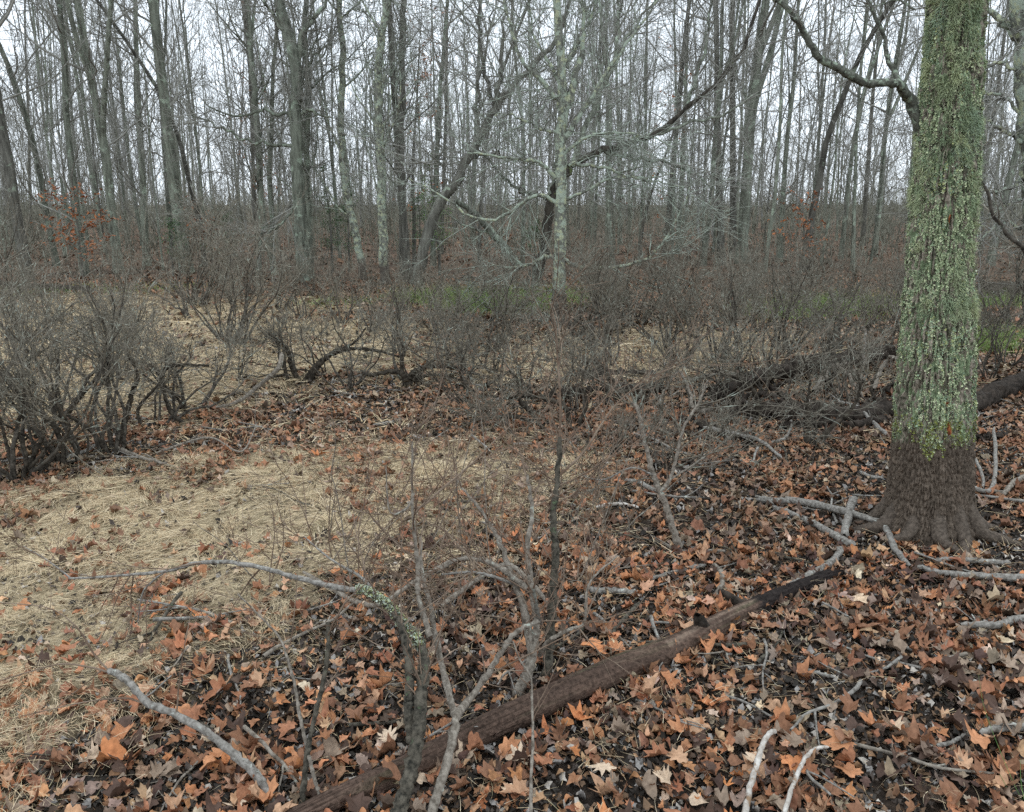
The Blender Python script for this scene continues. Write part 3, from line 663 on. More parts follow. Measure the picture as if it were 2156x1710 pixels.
# pale lichen tree in the middle
b = gr(1180, 682); Yc = b[1]
tr = limbs_from([(1178, 690), (1177, 640), (1178, 600), (1180, 500), (1182, 400), (1180, 300), (1184, 200), (1180, 100), (1172, 0), (1165, -140), (1160, -400)], Yc, .145, .05, 40, .008, rs)
tr = (tr[0], np.interp(np.linspace(0, 1, 40), [0, .08, .2, .5, 1], [.155, .118, .086, .070, .032]))
k = Yc / 1692.
LC = [limbs_from(p, Yc, r * k * .8, 1.0 * k, 22, .011, rs) for p, r in [
 ([(1183, 440), (1150, 415), (1110, 420), (1060, 455), (1000, 460), (940, 420), (900, 395), (860, 375)], 6),
 ([(1170, 375), (1140, 345), (1090, 335), (1010, 325), (985, 322)], 6),
 ([(1180, 545), (1145, 540), (1115, 560), (1060, 562), (1035, 555)], 6),
 ([(1185, 545), (1215, 560), (1300, 562), (1360, 545), (1400, 500), (1430, 450), (1460, 380)], 6),
 ([(1190, 420), (1230, 405), (1290, 375), (1370, 380), (1440, 395)], 5),
 ([(1185, 355), (1215, 345), (1280, 355), (1345, 375), (1420, 365)], 6),
 ([(1185, 250), (1215, 150), (1230, 60), (1215, -60)], 12),
 ([(1182, 230), (1160, 190), (1100, 130), (1070, 40), (1050, -60)], 8),
 ([(1184, 300), (1210, 260), (1260, 180), (1300, 120), (1360, 40), (1400, -30)], 8),
 ([(1180, 330), (1230, 290), (1290, 280), (1350, 285), (1420, 310)], 5),
 ([(1182, 180), (1150, 120), (1120, 60), (1110, -60)], 5), ([(1184, 140), (1220, 90), (1250, 20), (1270, -60)], 6),
 ([(1180, 610), (1150, 612), (1130, 625), (1120, 640)], 2.5), ([(1180, 280), (1130, 270), (1080, 240), (1040, 245)], 4)]]
special('lichen_tree', 'pale lichen-spotted tree standing in the middle of the clearing, low limbs drooping', b, tr, 'pale', LC, 'pale', 'ptwig', 21, dict(n1=15, L1=1.0, n2=7, r1=.0052, n3=2, trop=.02))
# dark leaning tree behind it, its limb bowing right
b = gr(1120, 604); Yd = b[1]; k = Yd / 1692.
tr = limbs_from([(1118, 606), (1140, 540), (1152, 480), (1160, 430), (1175, 390), (1210, 345), (1260, 318), (1330, 300), (1380, 280), (1440, 235), (1490, 190), (1560, 110), (1600, 0)], Yd, 14 * k, 3 * k, 40, .02, rs)
tr = (tr[0], np.interp(np.linspace(0, 1, 40), [0, .1, .3, .6, 1], [15 * k, 11 * k, 8.5 * k, 6 * k, 3 * k]))
LD = [limbs_from(p, Yd, r * k, 1.5 * k, 18, .03, rs) for p, r in [([(1205, 350), (1215, 300), (1245, 235), (1285, 150), (1330, 70), (1390, -20)], 8), ([(1285, 150), (1300, 60), (1310, -50)], 5), ([(1260, 318), (1330, 330), (1430, 350), (1500, 400)], 5),
 ([(1330, 300), (1420, 270), (1520, 240), (1600, 200)], 4), ([(1150, 420), (1090, 400), (1040, 350), (990, 300)], 4), ([(1440, 235), (1480, 120), (1500, 0)], 5), ([(1160, 410), (1175, 330), (1185, 200), (1190, 0)], 5)]]
special('leaning_tree', 'dark-footed tree behind the pale one, trunk bowing over to the right', b, tr, 'dark', LD, 'forest', 'ftwig', 22, dict(n1=14, L1=1.7, n2=7, r1=.008, n3=3))
# mossy foot of it is darker: trees leaning on the left
b = gr(872, 612); Ye = b[1]; k = Ye / 1692.
tr = limbs_from([(875, 600), (885, 560), (905, 480), (945, 400), (985, 335), (1015, 280), (1045, 225), (1090, 170), (1140, 120), (1180, 60), (1210, -40)], Ye, 13 * k, 3 * k, 36, .02, rs)
LE = [limbs_from(p, Ye, r * k, 1.5 * k, 18, .03, rs) for p, r in [([(1040, 235), (1055, 170), (1058, 80), (1070, -40)], 7), ([(1042, 230), (1020, 150), (1010, 60), (1000, -40)], 5), ([(1005, 300), (1005, 200), (1020, 120), (1040, 20)], 4), ([(985, 335), (1010, 330), (1060, 330), (1100, 335)], 3), ([(945, 400), (930, 330), (925, 260)], 3), ([(1090, 170), (1130, 150), (1180, 145)], 3)]]
special('leaning_tree', 'slanting dark tree left of the pale one, leaning right with upright shoots', b, tr, 'forest_dark', LE, 'forest_dark', 'ftwig', 23, dict(n1=12, L1=1.8, n2=7, r1=.008, n3=3))
b = gr(1095, 572); Yf = b[1] + .5; k = Yf / 1692.
tr = limbs_from([(1098, 568), (1070, 530), (1035, 490), (1000, 450), (960, 420)], Yf, 9 * k, 5 * k, 16, .02, rs)
special('fallen_tree', 'broken trunk slanting up to the left between the two leaning trees', b, tr, 'forest', [limbs_from([(1035, 490), (990, 480), (930, 440)], Yf, 3 * k, 1 * k, 12, .02, rs)], 'forest', 'ftwig', 24, dict(n1=10, L1=1.0, n2=4, r1=.006))
# kinked tall tree and neighbours
b = gr(640, 594); Yg = b[1]; k = Yg / 1692.
tr = limbs_from([(640, 596), (636, 540), (630, 440), (625, 330), (622, 230), (624, 150), (612, 90), (592, 30), (585, -60), (590, -220)], Yg, 13.5 * k, 10 * k, 40, .015, rs)
LG = [limbs_from(p, Yg, r * k, 1.3 * k, 18, .03, rs) for p, r in [([(622, 248), (590, 240), (550, 232), (515, 243), (480, 238), (430, 215)], 4), ([(622, 310), (560, 305), (500, 290), (450, 260), (400, 240)], 4), ([(625, 130), (640, 60), (680, 20), (700, -60)], 8), ([(628, 240), (660, 235), (700, 250)], 4), ([(630, 430), (600, 460), (560, 490), (520, 500)], 3), ([(610, 80), (560, 10), (540, -40)], 4), ([(625, 180), (660, 120), (700, 90)], 4)]]
special('kinked_tree', 'tall grey-green tree left of centre, its trunk kinked near the top', b, tr, 'forest', LG, 'forest', 'ftwig', 25, dict(n1=14, L1=1.6, n2=7, r1=.007, n3=3))
for bx, by, pts, wd, lab, mt, seed in [
 (655, 588, [(655, 590), (650, 480), (645, 350), (650, 200), (640, 60), (660, -150)], 9, 'slim trunk standing against the kinked tall tree', 'forest', 26),
 (812, 602, [(812, 604), (808, 520), (803, 420), (800, 300), (797, 200), (800, 100), (812, 0), (815, -160)], 12, 'lichen-spotted upright trunk between the evergreens and leaning tree', 'pale', 27),
 (765, 592, [(768, 594), (755, 520), (740, 450), (725, 380), (718, 250), (722, 120), (715, 0), (720, -160)], 10, 'pale-footed trunk bending left above the evergreens', 'pale', 28),
 (848, 585, [(850, 586), (848, 450), (845, 300), (848, 150), (850, 0), (855, -160)], 10, 'straight dark grey trunk right beside the lichen-spotted one', 'forest_dark', 29),
 (540, 578, [(580, 580), (562, 500), (548, 400), (540, 260), (530, 120), (520, 0), (515, -140)], 8, 'slim bowed trunk in the clump left of the kinked tree', 'forest', 30)]:
    b = gr(bx, by); k = b[1] / 1692.; tr = limbs_from(pts, b[1], wd * k * .85, wd * .5 * k, 30, .015, rs); rr = np.random.default_rng(seed)
    p, d, r_, tt, ix = kids(tr[0][None], tr[1][None], 12, .25, .98, .5, 1.0, rr); d[:, 1] *= .6; LP, LR = grow(p, d, rr.uniform(.8, 2.2, 12), .022, .008, 9, .12, .08, rr)
    special('wood_edge_tree', lab, b, tr, mt, [(LP[i], LR[i]) for i in range(12)], mt, 'ptwig' if mt == 'pale' else 'ftwig', seed, dict(n1=8, L1=.9, n2=6, r1=.0065, n3=2), 'trees along the edge of the wood')
# lichened tree at the right, behind the big one
Yh = 6.6; b = at(2185, 760, Yh); b[2] = float(hz(b[0], b[1])); k = Yh / 1692.
tr = limbs_from([(2260, 900), (2225, 700), (2203, 500), (2185, 300), (2174, 150), (2165, 0), (2160, -200), (2155, -500)], Yh, 40 * k, 26 * k, 40, .01, rs); tr[0][:, 2] = np.maximum(tr[0][:, 2], -.3)
b = np.array([tr[0][0, 0], Yh, float(hz(tr[0][0, 0], Yh))])
LH = [limbs_from(p, Yh, r * k, 1.5 * k, 20, .012, rs) for p, r in [([(2150, 80), (2135, 65), (2110, 45), (2080, 15), (2050, 0), (2010, -40)], 11), ([(2160, 365), (2130, 390), (2100, 405), (2065, 400), (2035, 400)], 5), ([(2150, 300), (2120, 280), (2090, 260), (2060, 255)], 5),
  ([(2150, 240), (2100, 200), (2060, 195), (2030, 215)], 3.5), ([(2150, 160), (2110, 130), (2070, 140), (2040, 120)], 3.5), ([(2150, 480), (2110, 470), (2070, 500), (2050, 530)], 3.5), ([(2150, 420), (2100, 440), (2060, 470)], 3)]]
special('lichen_tree', 'grey lichen-patched trunk cut by the right edge, twigs reaching left', b, tr, 'pale', LH, 'pale', 'ftwig', 31, dict(n1=13, L1=.75, n2=6, r1=.004, n3=2, trop=.0, wander=.2))
Yi = 5.2; k = Yi / 1692.; rr = np.random.default_rng(32)
A = limbs_from([(2250, 800), (2230, 620), (2190, 560), (2150, 525), (2105, 470), (2075, 400), (2050, 345), (2035, 300)], Yi, 9 * k, 3 * k, 26, .008, rr); b = A[0][0].copy(); b[2] = float(hz(b[0], b[1]))
A[0][0] = b
o = thing('bent_sapling', 'brown sapling arching in from the right behind the mossy trunk', 'sapling', b); link('trunk', Tubes().add(A[0], A[1] * .7, 8, .06, rr).mesh('trunk', M['sstem'], b), o)
T = Tubes(); side_twigs(T, [A], rr, 12, .5, 5, .003, .3, .04); link('crown', T.mesh('crown', M['stwig'], b), o)

# ------------------------------------------------------------------ the big mossy tree
def big_tree():
    rng = np.random.default_rng(4)
    ct = gr(1948, 1122); bx, by, bz = ct[0], ct[1] , ct[2]
    zc = np.array([-.3, 0, .25, .5, 1.33, 2.45, 4, 9]); cxs = np.array([2.03, 2.03, 2.02, 2.0, 1.93, 1.86, 1.78, 1.6]) + (bx - 2.03)
    rs_ = np.array([.228, .202, .184, .172, .132, .103, .094, .06])
    def surf(th, z, disp=True):
        r = np.interp(z, zc, rs_)
        fl = np.exp(-np.clip(z + .02, 0, 9) / .085)
        lob = .5 + .5 * np.cos(5 * th + 1.2 + .8 * np.sin(2 * th)); lob2 = np.clip(np.cos(th - 5.6), 0, 1) ** 3 + np.clip(np.cos(th - 3.7), 0, 1) ** 4 * .7 + np.clip(np.cos(th - 4.6), 0, 1) ** 8 * .3
        r = r + fl * (.030 * lob ** 2 + .07 * lob2) + .006 * np.cos(3 * th + z * 1.3) * np.exp(-z * .3)
        if disp: r = r + ridge(th, z)
        return r
    def ridge(th, z):
        up = np.clip((z - .5) / .12, 0, 1)
        u = th * .19 / .021; sc_ = 1.0
        wob = (fbm(u * .5, z * 6, 201, 2) - .5) * 2.2
        def plates(us, zs, seed):
            U = u * us + wob; Zz = z * zs; iu = np.floor(U); iz = np.floor(Zz); d1 = np.full(U.shape, 9.); d2 = np.full(U.shape, 9.)
            for a in (-1, 0, 1):
                for c in (-1, 0, 1):
                    per = np.round(2 * math.pi * .19 / .021 * us)
                    hx = np.mod(iu + a, per); jx = _hash(hx, iz + c, seed); jz = _hash(hx, iz + c, seed + 3)
                    dd = np.hypot(iu + a + jx - U, iz + c + jz - Zz); m = dd < d1; d2 = np.where(m, d1, np.minimum(d2, dd)); d1 = np.where(m, dd, d1)
            return np.clip((d2 - d1) * 2.2, 0, 1)
        fine = plates(2.0, 20, 300); coarse = plates(.85, 5.5, 310)
        return (1 - up) * (.013 * fine + .006 * coarse - .010) + up * (.026 * coarse ** .7 + .006 * fine - .02) + .004 * (fbm(u * 2, z * 60, 320, 2) - .5)
    nth, zs = 420, np.concatenate([np.arange(-.12, 2.75, .0048), np.arange(2.76, 9, .06)])
    th = np.arange(nth) * 2 * math.pi / nth; TH, ZZ = np.meshgrid(th, zs); RR = surf(TH, ZZ)
    cxz = np.interp(ZZ, zc, cxs); V = np.stack([cxz + RR * np.cos(TH) - bx, RR * np.sin(TH), ZZ], -1)
    flare = np.exp(-np.clip(ZZ + .02, 0, 9) / .05)
    I = np.arange(TH.size).reshape(TH.shape); I2 = np.roll(I, -1, 1)
    F = np.stack([I[:-1], I2[:-1], I2[1:], I[1:]], -1).reshape(-1, 4)
    rid = ridge(TH, ZZ); up = np.clip((ZZ - .5 - .10 * (fbm(TH * 5, ZZ * 12, 340) - .5) * 2) / .05, 0, 1)
    n1 = fbm(TH * 12, ZZ * 9, 350, 4)[..., None]; n2 = fbm(TH * 20, ZZ * 22, 360, 3)[..., None]
    low = np.array([.105, .083, .064]) * (.7 + .9 * n1); hi = np.array([.25, .215, .17]) * (.6 + .9 * n1)
    hi = np.where(n2 > .56, np.array([.19, .24, .14]), hi); hi = np.where((n2 < .36), np.array([.10, .10, .07]), hi)
    for t0_, z0_, a_, b_ in ((4.62, .70, .035, .022), (4.66, .58, .05, .030), (4.45, 1.52, .04, .02)): hi = np.where((((TH - t0_) / a_) ** 2 + ((ZZ - z0_) / b_) ** 2 < 1)[..., None], np.array([.36, .12, .05]), hi)
    up = up[..., None]; colr = low * (1 - up) + hi * up
    o = thing('mossy_tree', 'big tree trunk thickly coated in green lichen above a bare brown foot', 'tree', (bx, by, bz))
    mb = colmat('big_bark', None, .9, .05, .5, scale=60, bump=.012); link('trunk', mesh_from('trunk', V.reshape(-1, 3), F, mat=mb, col=colr.reshape(-1, 3)), o)
    # leafy lichen rosettes
    def onsurf(n, z0, z1):
        th = rng.uniform(0, 2 * math.pi, n); z = rng.uniform(z0, z1, n); r = surf(th, z)
        return th, z, r
    nc = 5200; tc_ = rng.uniform(0, 6.28, nc); zc_ = rng.uniform(.42, 3.0, nc); kk = fbm(tc_ * 2.2, zc_ * 2.8, 371, 2) + .25 * rng.random(nc) > .50; tc_ = tc_[kk]; zc_ = zc_[kk]; m_ = 34
    sg = np.repeat(rng.uniform(.4, 1.5, len(tc_)), m_); n = len(tc_) * m_; th = np.repeat(tc_, m_) + rng.normal(0, .055, n) * sg; z = np.repeat(zc_, m_) + rng.normal(0, .014, n) * sg; r = surf(th, z)
    k = (fbm(th * 6, z * 7, 370, 3) > .36) & (ridge(th, z) > -.008) & (z > .47 + .14 * (fbm(th * 5, z * 3, 341) - .45) + .10 * rng.random(len(z)) ** 3); th, z, r = th[k], z[k], r[k]; n = len(th)
    nrm = np.stack([np.cos(th), np.sin(th), np.zeros(n)], -1); pos = np.stack([np.interp(z, zc, cxs) - bx, np.zeros(n), z], -1) + nrm * (r + .001)[:, None]
    tpl = [leaf_template('maple', 9, rng, 1) for _ in range(8)]
    t1 = unit(np.cross(nrm, [0, 0, 1.]) + 1e-6); t2 = np.cross(nrm, t1); a = rng.uniform(0, 6.28, n)[:, None]; e1 = t1 * np.cos(a) + t2 * np.sin(a); nn = unit(nrm + rng.normal(0, .45, (n, 3))); e1 = unit(e1 - nn * (e1 * nn).sum(1, keepdims=True)); e2 = np.cross(nn, e1)
    Rm = np.stack([e1, e2, nn], -1)
    LC_ = np.array([(.47, .53, .32), (.36, .44, .26), (.56, .60, .38), (.29, .38, .25), (.46, .49, .22), (.62, .66, .50)])
    pat = fbm(th * 3, z * 4, 380, 2); ci = np.clip((pat * 5 + rng.normal(0, .8, n)).astype(int), 0, 5)
    lowc = (z < .62) & (rng.random(n) < .6); c = LC_[ci] * rng.uniform(.7, 1.15, (n, 1)); c[lowc] = np.array([.22, .24, .07]) * rng.uniform(.7, 1.3, (lowc.sum(), 1))
    v, f, cc = merge_leaves(tpl, rng.integers(0, 8, n), pos, Rm, rng.uniform(.002, .0068, n) * rng.choice([.7, 1, 1.3], n), c)
    tag(link('lichen', mesh_from('lichen', v, None, f, mat=M['moss'], col=cc), o), 'pale green leafy lichen', kind='stuff')
    # beard lichen and moss: drooping fine tufts
    nt_ = 1600; th, z, r = onsurf(nt_, .55, 3.0); pat = fbm(th * 2.3, z * 2.6, 390, 3); pz = np.interp(z, [.5, .9, 1.1, 1.35, 1.6, 3], [.05, .04, .42, .34, .55, .58]); k = (pat * .9 + .1 > 1 - pz * .75 - .05); th, z = th[k], z[k]
    per = 110; TH = np.repeat(th, per) + rng.normal(0, .08, len(th) * per); Z_ = np.repeat(z, per) + rng.normal(0, .016, len(th) * per); n = len(TH); r = surf(TH, Z_)
    nrm = np.stack([np.cos(TH), np.sin(TH), np.zeros(n)], -1); pos = np.stack([np.interp(Z_, zc, cxs) - bx, np.zeros(n), Z_], -1) + nrm * (r - .003)[:, None]
    d = nrm * .9 + rng.normal(0, .5, (n, 3)); L = rng.uniform(.012, .042, n); tfc = np.repeat(np.clip((fbm(th * 4, z * 5, 395, 2) * 6 - 1 + rng.normal(0, .5, len(th))).astype(int), 0, 3), per)
    P, Rr = grow(pos, d, L, .0009, .0005, 3, .28, -.38, rng)
    # ribbons, two-sided, thin
    D = unit(np.cross(P[:, -1] - P[:, 0], rng.standard_normal((n, 3)))); wv = .0007 * D[:, None, :] * np.array([1, 1, .8, .3])[None, :, None]
    V = np.stack([P - wv, P + wv], 2).reshape(-1, 3); base = (np.arange(n) * 8)[:, None] + (np.arange(3) * 2)[None]; F = np.stack([base, base + 1, base + 3, base + 2], -1).reshape(-1, 4)
    MC = np.array([(.38, .43, .26), (.29, .36, .22), (.46, .50, .29), (.33, .41, .28)]); c = np.repeat(MC[tfc] * rng.uniform(.7, 1.25, (n, 1)), 8, 0)
    tag(link('moss', mesh_from('moss', V, F, mat=M['moss'], col=c), o), 'shaggy green hanging tufts', kind='stuff')
    # limbs
    off = np.array([bx, by, bz]); Yt = by
    L1 = limbs_from([(1960, 330, Yt + .04), (1938, 268, Yt + .02), (1912, 212, Yt), (1897, 185, Yt - .08), (1872, 173, Yt - .1), (1830, 177, Yt - .1), (1790, 160, Yt - .15), (1722, 118, Yt - .2), (1695, 75, Yt - .2), (1668, 28, Yt - .25), (1635, 0, Yt - .25), (1560, -60, Yt - .3), (1450, -150, Yt - .3)], Yt, .032, .010, 50, .0025, rng)
    L1[1][:] = np.interp(np.linspace(0, 1, 50), [0, .15, .3, .5, 1], [.026, .027, .020, .018, .007])
    L2 = limbs_from([(1900, 185, Yt - .07), (1885, 155, Yt - .02), (1867, 118, Yt), (1862, 80, Yt), (1845, 40, Yt), (1828, 0, Yt), (1800, -60, Yt)], Yt, .013, .006, 26, .002, rng)
    L3 = limbs_from([(1925, 20, Yt), (1890, 0, Yt + .05), (1850, 10, Yt + .1), (1780, 15, Yt + .1)], Yt, .006, .002, 16, .002, rng)
    L4 = limbs_from([(1960, -100, Yt), (2080, -200, Yt + .1), (2300, -400, Yt + .2)], Yt, .03, .01, 16, .002, rng)
    for L in (L1, L2, L3, L4): link('limb', Tubes().add(L[0], L[1] * .88, 12, .10, rng).mesh('limb', M['biglimb'], off), o)
    T = Tubes(); side_twigs(T, [L1, L2, L3], rng, 9, .45, 5, .002, .25, .05); link('crown', T.mesh('crown', M['ftwig'], off), o)
    # roots
    for an, ln, r0 in [(3.35, .44, .042), (3.95, .30, .034), (4.45, .24, .040), (5.0, .30, .038), (5.55, .46, .046), (6.1, .40, .038), (2.7, .34, .036)]:
        ln *= .36; r0 *= .85
        c_ = np.array([np.cos(an), np.sin(an)]); rr_ = np.array([.10, .17, .24, .24 + ln * .4, .24 + ln]); wv_ = np.array([0, 0, .01, .05, .10]) * rng.choice([-1, 1]); zz_ = np.array([.26, .14, .055, .03, .0])
        pts = np.stack([bx + c_[0] * rr_ - c_[1] * wv_, by + c_[1] * rr_ + c_[0] * wv_, zz_], -1); pts[:, 2] += hz(pts[:, 0], pts[:, 1]); P = spline(pts, 30)
        link('root', Tubes().add(P, np.interp(np.linspace(0, 1, 30), [0, .45, 1], [.05, r0, .012]) * (1 + .06 * rng.standard_normal(30)), 16, .06, rng).mesh('root', M['root'], off), o)
big_tree()

# ------------------------------------------------------------------ shrubs
def shrub_proto(seed, ns, L, spread, thick=.019, dens=1.0, crook=.17):
    rng = np.random.default_rng(seed); az = rng.uniform(0, 6.28, ns); el = rng.uniform(.25, 1.0, ns) * spread
    d = np.stack([np.cos(az) * el, np.sin(az) * el, np.ones(ns) * .8], -1); p = np.stack([np.cos(az), np.sin(az), 0 * az], -1) * rng.uniform(.02, .10, ns)[:, None]; p[:, 2] = -.03
    Ls = L * rng.uniform(.65, 1.15, ns); P0, R0 = grow(p, d, Ls, thick * rng.uniform(.6, 1.2, ns), .0045, 13, crook, .07, rng)
    stems = [Tubes().add(P0[i], R0[i], 6, .08, rng).mesh('stem', M['sstem']) for i in range(ns)]
    T = Tubes(); n1 = int(6 * dens)
    p, d, rr, tt, ix = kids(P0, R0, n1, .48, 1, .4, 1.1, rng); L1 = Ls[ix] * .42 * rng.uniform(.5, 1.2, len(p)); P1, R1 = grow(p, d, L1, np.minimum(rr * .7, .006), .0024, 7, crook * 1.1, .08, rng); T.add(P1, R1, 4)
    p, d, rr, tt, ix = kids(P1, R1, 5, .12, 1, .4, 1.1, rng); L2 = L1[ix] * .5 * rng.uniform(.4, 1.2, len(p)); P2, R2 = grow(p, d, L2, .0024, .0016, 4, crook, .08, rng); T.add(P2, R2, 3)
    p, d, rr, tt, ix = kids(P2, R2, 3, .1, 1, .4, 1.0, rng); L3 = np.maximum(L2[ix] * .6, .05) * rng.uniform(.5, 1.2, len(p)); P3, R3 = grow(p, d, L3, .0016, .0012, 2, crook, .06, rng); T.add(P3, R3, 3)
    return stems, T.mesh('twig_spray', M['stwig'])
SH = [shrub_proto(100 + i, *a) for i, a in enumerate([(8, 1.25, .9), (7, 1.1, 1.2), (9, 1.4, .7), (6, 1.0, 1.4), (8, 1.15, 1.0), (7, 1.5, .6), (6, .9, 1.1), (5, 1.2, 1.7, .016, 1.1, .22)])]
def place_shrub(k, x, y, s, rz, label, group='bare shrubs in the clearing', sz=1.0):
    o = thing('bare_shrub', label, 'shrub', (x, y, float(hz(x, y))), group, rz); o.scale = (s, s, s * sz)
    for m in SH[k][0]: link('stem', m, o)
    tag(link('twig_spray', SH[k][1], o), kind='stuff')
NEAR = [(40, 1005, 0, 1.05, 1.2, 'dark-stemmed shrub at the left edge, nearest of the tall clump'), (150, 975, 2, 1.0, .4, 'tall shrub second from the left edge, stems bowed outward'), (240, 955, 5, 1.0, 2.2, 'tall upright shrub in the left clump beside a fallen grey branch'),
 (330, 900, 7, 1.0, 3.9, 'wide shrub of the left clump with thick twisted stems'), (120, 880, 4, 1.1, 1.0, 'shrub behind the left clump, before the straw clearing'), (400, 860, 1, .95, 5.1, 'shrub right of the left clump, leaning over straw'), (-40, 900, 5, 1.2, 0.4, 'shrub half cut by the left edge behind the nearest one'),
 (610, 805, 6, 1.2, 1.6, 'shrub standing alone before the pale straw gap'), (690, 790, 7, .9, 0.2, 'shrub whose thick stems arch right over the straw gap'), (860, 805, 3, 1.1, .9, 'low wide shrub with dark knotted foot in the middle'), (990, 820, 1, .9, 2.4, 'low grey shrub right of the knotted one'),
 (1130, 850, 4, .8, 1.3, 'tangled shrub left of the dark rotten log'), (1215, 880, 0, .75, 2.8, 'brown shrub in front of the dark rotten log'), (1320, 850, 1, .95, 3.3, 'shrub in front of the pair of rotten logs'), (1460, 885, 7, .8, 4.0, 'spreading shrub behind the small forked shrub'),
 (1560, 870, 4, .9, 5.0, 'shrub half covering the dark logs'), (1705, 940, 6, .85, .3, 'thin forked shrub standing clear before the dark logs'), (1640, 850, 3, 1.0, 1.7, 'wide shrub over the middle of the dark logs'), (1790, 865, 0, .9, 2.7, 'shrub with pale sinuous stems near the mossy trunk'),
 (1530, 950, 6, .6, .9, 'small shrub among sticks before the dark logs'), (2080, 800, 5, .7, 1.9, 'slim dark shrub right behind the mossy trunk'), (2120, 770, 4, .8, .6, 'shrub by the right edge behind the charred log'),
 (1010, 900, 6, .55, .6, 'small bush on leaf litter in the middle of the clearing'), (1290, 960, 6, .6, 4.6, 'small shrub on the litter behind the near tall stems'), (1100, 925, 3, .55, 2.0, 'low sprawling bush behind the near tall stems'), (1400, 990, 1, .55, 2.5, 'low shrub beside the small forked shrub')]
for px, py, k, s, rz, lab in NEAR:
    p = gr(px, py); place_shrub(k, p[0], p[1], s * (.80 if px < 460 else .70), rz, lab)
look = ['many-stemmed grey', 'wide-spreading grey', 'dense upright', 'sprawling low', 'rounded twiggy', 'narrow tall', 'small bushy', 'twisted few-stemmed']
TALL = ['tall pale-twigged shrub furthest left before the wood', 'tall dense brush before the stout left edge trunk', 'tall thin-twigged shrub below the rusty-leaved sapling', 'tall shrub before the thin almost black trunk', 'tall grey brush over the far straw clearing', 'tall spindly shrub left of the kinked tall tree', 'tall twiggy shrub behind the left clump of dark stems']
rb = np.random.default_rng(8); spots = [gr(a[0], a[1])[:2] for a in NEAR]; cnt = 0; tries = 0
while cnt < 84 and tries < 6000:
    tries += 1; y = rb.uniform(6.2, 15.5); x = rb.uniform(-1, 1) * (y * .66 + .5); px, py, _ = proj(x, y, 0)
    if px > 1880 and rb.random() < .6: continue
    if any((x - a) ** 2 + (y - c) ** 2 < (.34 + .02 * y) ** 2 for a, c in spots): continue
    if 560 < px < 830 and 700 < py < 790 and rb.random() < .7: continue
    if 1080 < px < 1300 and 620 < py < 700: continue
    if px < 480 and rb.random() < .45: continue
    if px < 560 and 640 < py < 720 and rb.random() < .5: continue
    spots.append((x, y)); cnt += 1; tall = .70 if px < 420 else (.80 if px > 1150 and y < 12 else .66)
    where = 'on the straw behind the left clump' if px < 560 else ('in the low grey thicket before the pale lichen tree' if px < 1200 else ('in the thicket behind the dark logs' if px < 1880 else 'past the mossy trunk'))
    row = 'nearer' if y < 8.5 else ('middle' if y < 12 else 'farther')
    kk_ = int(rb.integers(0, 8)); place_shrub(kk_, x, y, tall * rb.uniform(.75, 1.15), rb.uniform(0, 6.28), '%s %s shrub %s' % (row, look[kk_], where))
# taller brush at the left in front of the wood
for i in range(5):
    y = rb.uniform(9, 15); px = rb.uniform(-40, 560); x = (px - CX) / FPX * y * .98
    place_shrub([2, 5, 7, 0][i % 4], x, y, rb.uniform(.9, 1.15), rb.uniform(0, 6.28), TALL[i], 'tall shrubs before the wood', 1.1)

# ------------------------------------------------------------------ near shrubs traced stem by stem
def traced(name, label, stems, seed, tw=dict(), cat='shrub', parts='stem', twm='shoot', ground=True):
    rng = np.random.default_rng(seed); L = []
    for pts, r0, r1, mt in stems:
        P = spline([at(*p) for p in pts], 54); P = jit(P, r0 * .10, rng); L.append((P, np.interp(np.linspace(0, 1, 54), [0, 1], [r0, r1]) * (1 + .09 * rng.standard_normal(54)), mt))
    b = L[0][0][0].copy(); b[2] = float(hz(b[0], b[1])); o = thing(name, label, cat, b)
    for P, r, mt in L: link(parts, Tubes().add(P, r, 14, .07, rng).mesh(parts, M[mt], b), o)
    if tw:
        T = Tubes(); side_twigs(T, [(P, r) for P, r, _ in L], rng, **tw); tag(link('twig_spray', T.mesh('twig_spray', M[twm], b), o), kind='stuff')
    return o, L, b
TW = dict(n1=7, L1=.28, n2=4, r1=.0017, t0=.35, trop=.05, wander=.10)
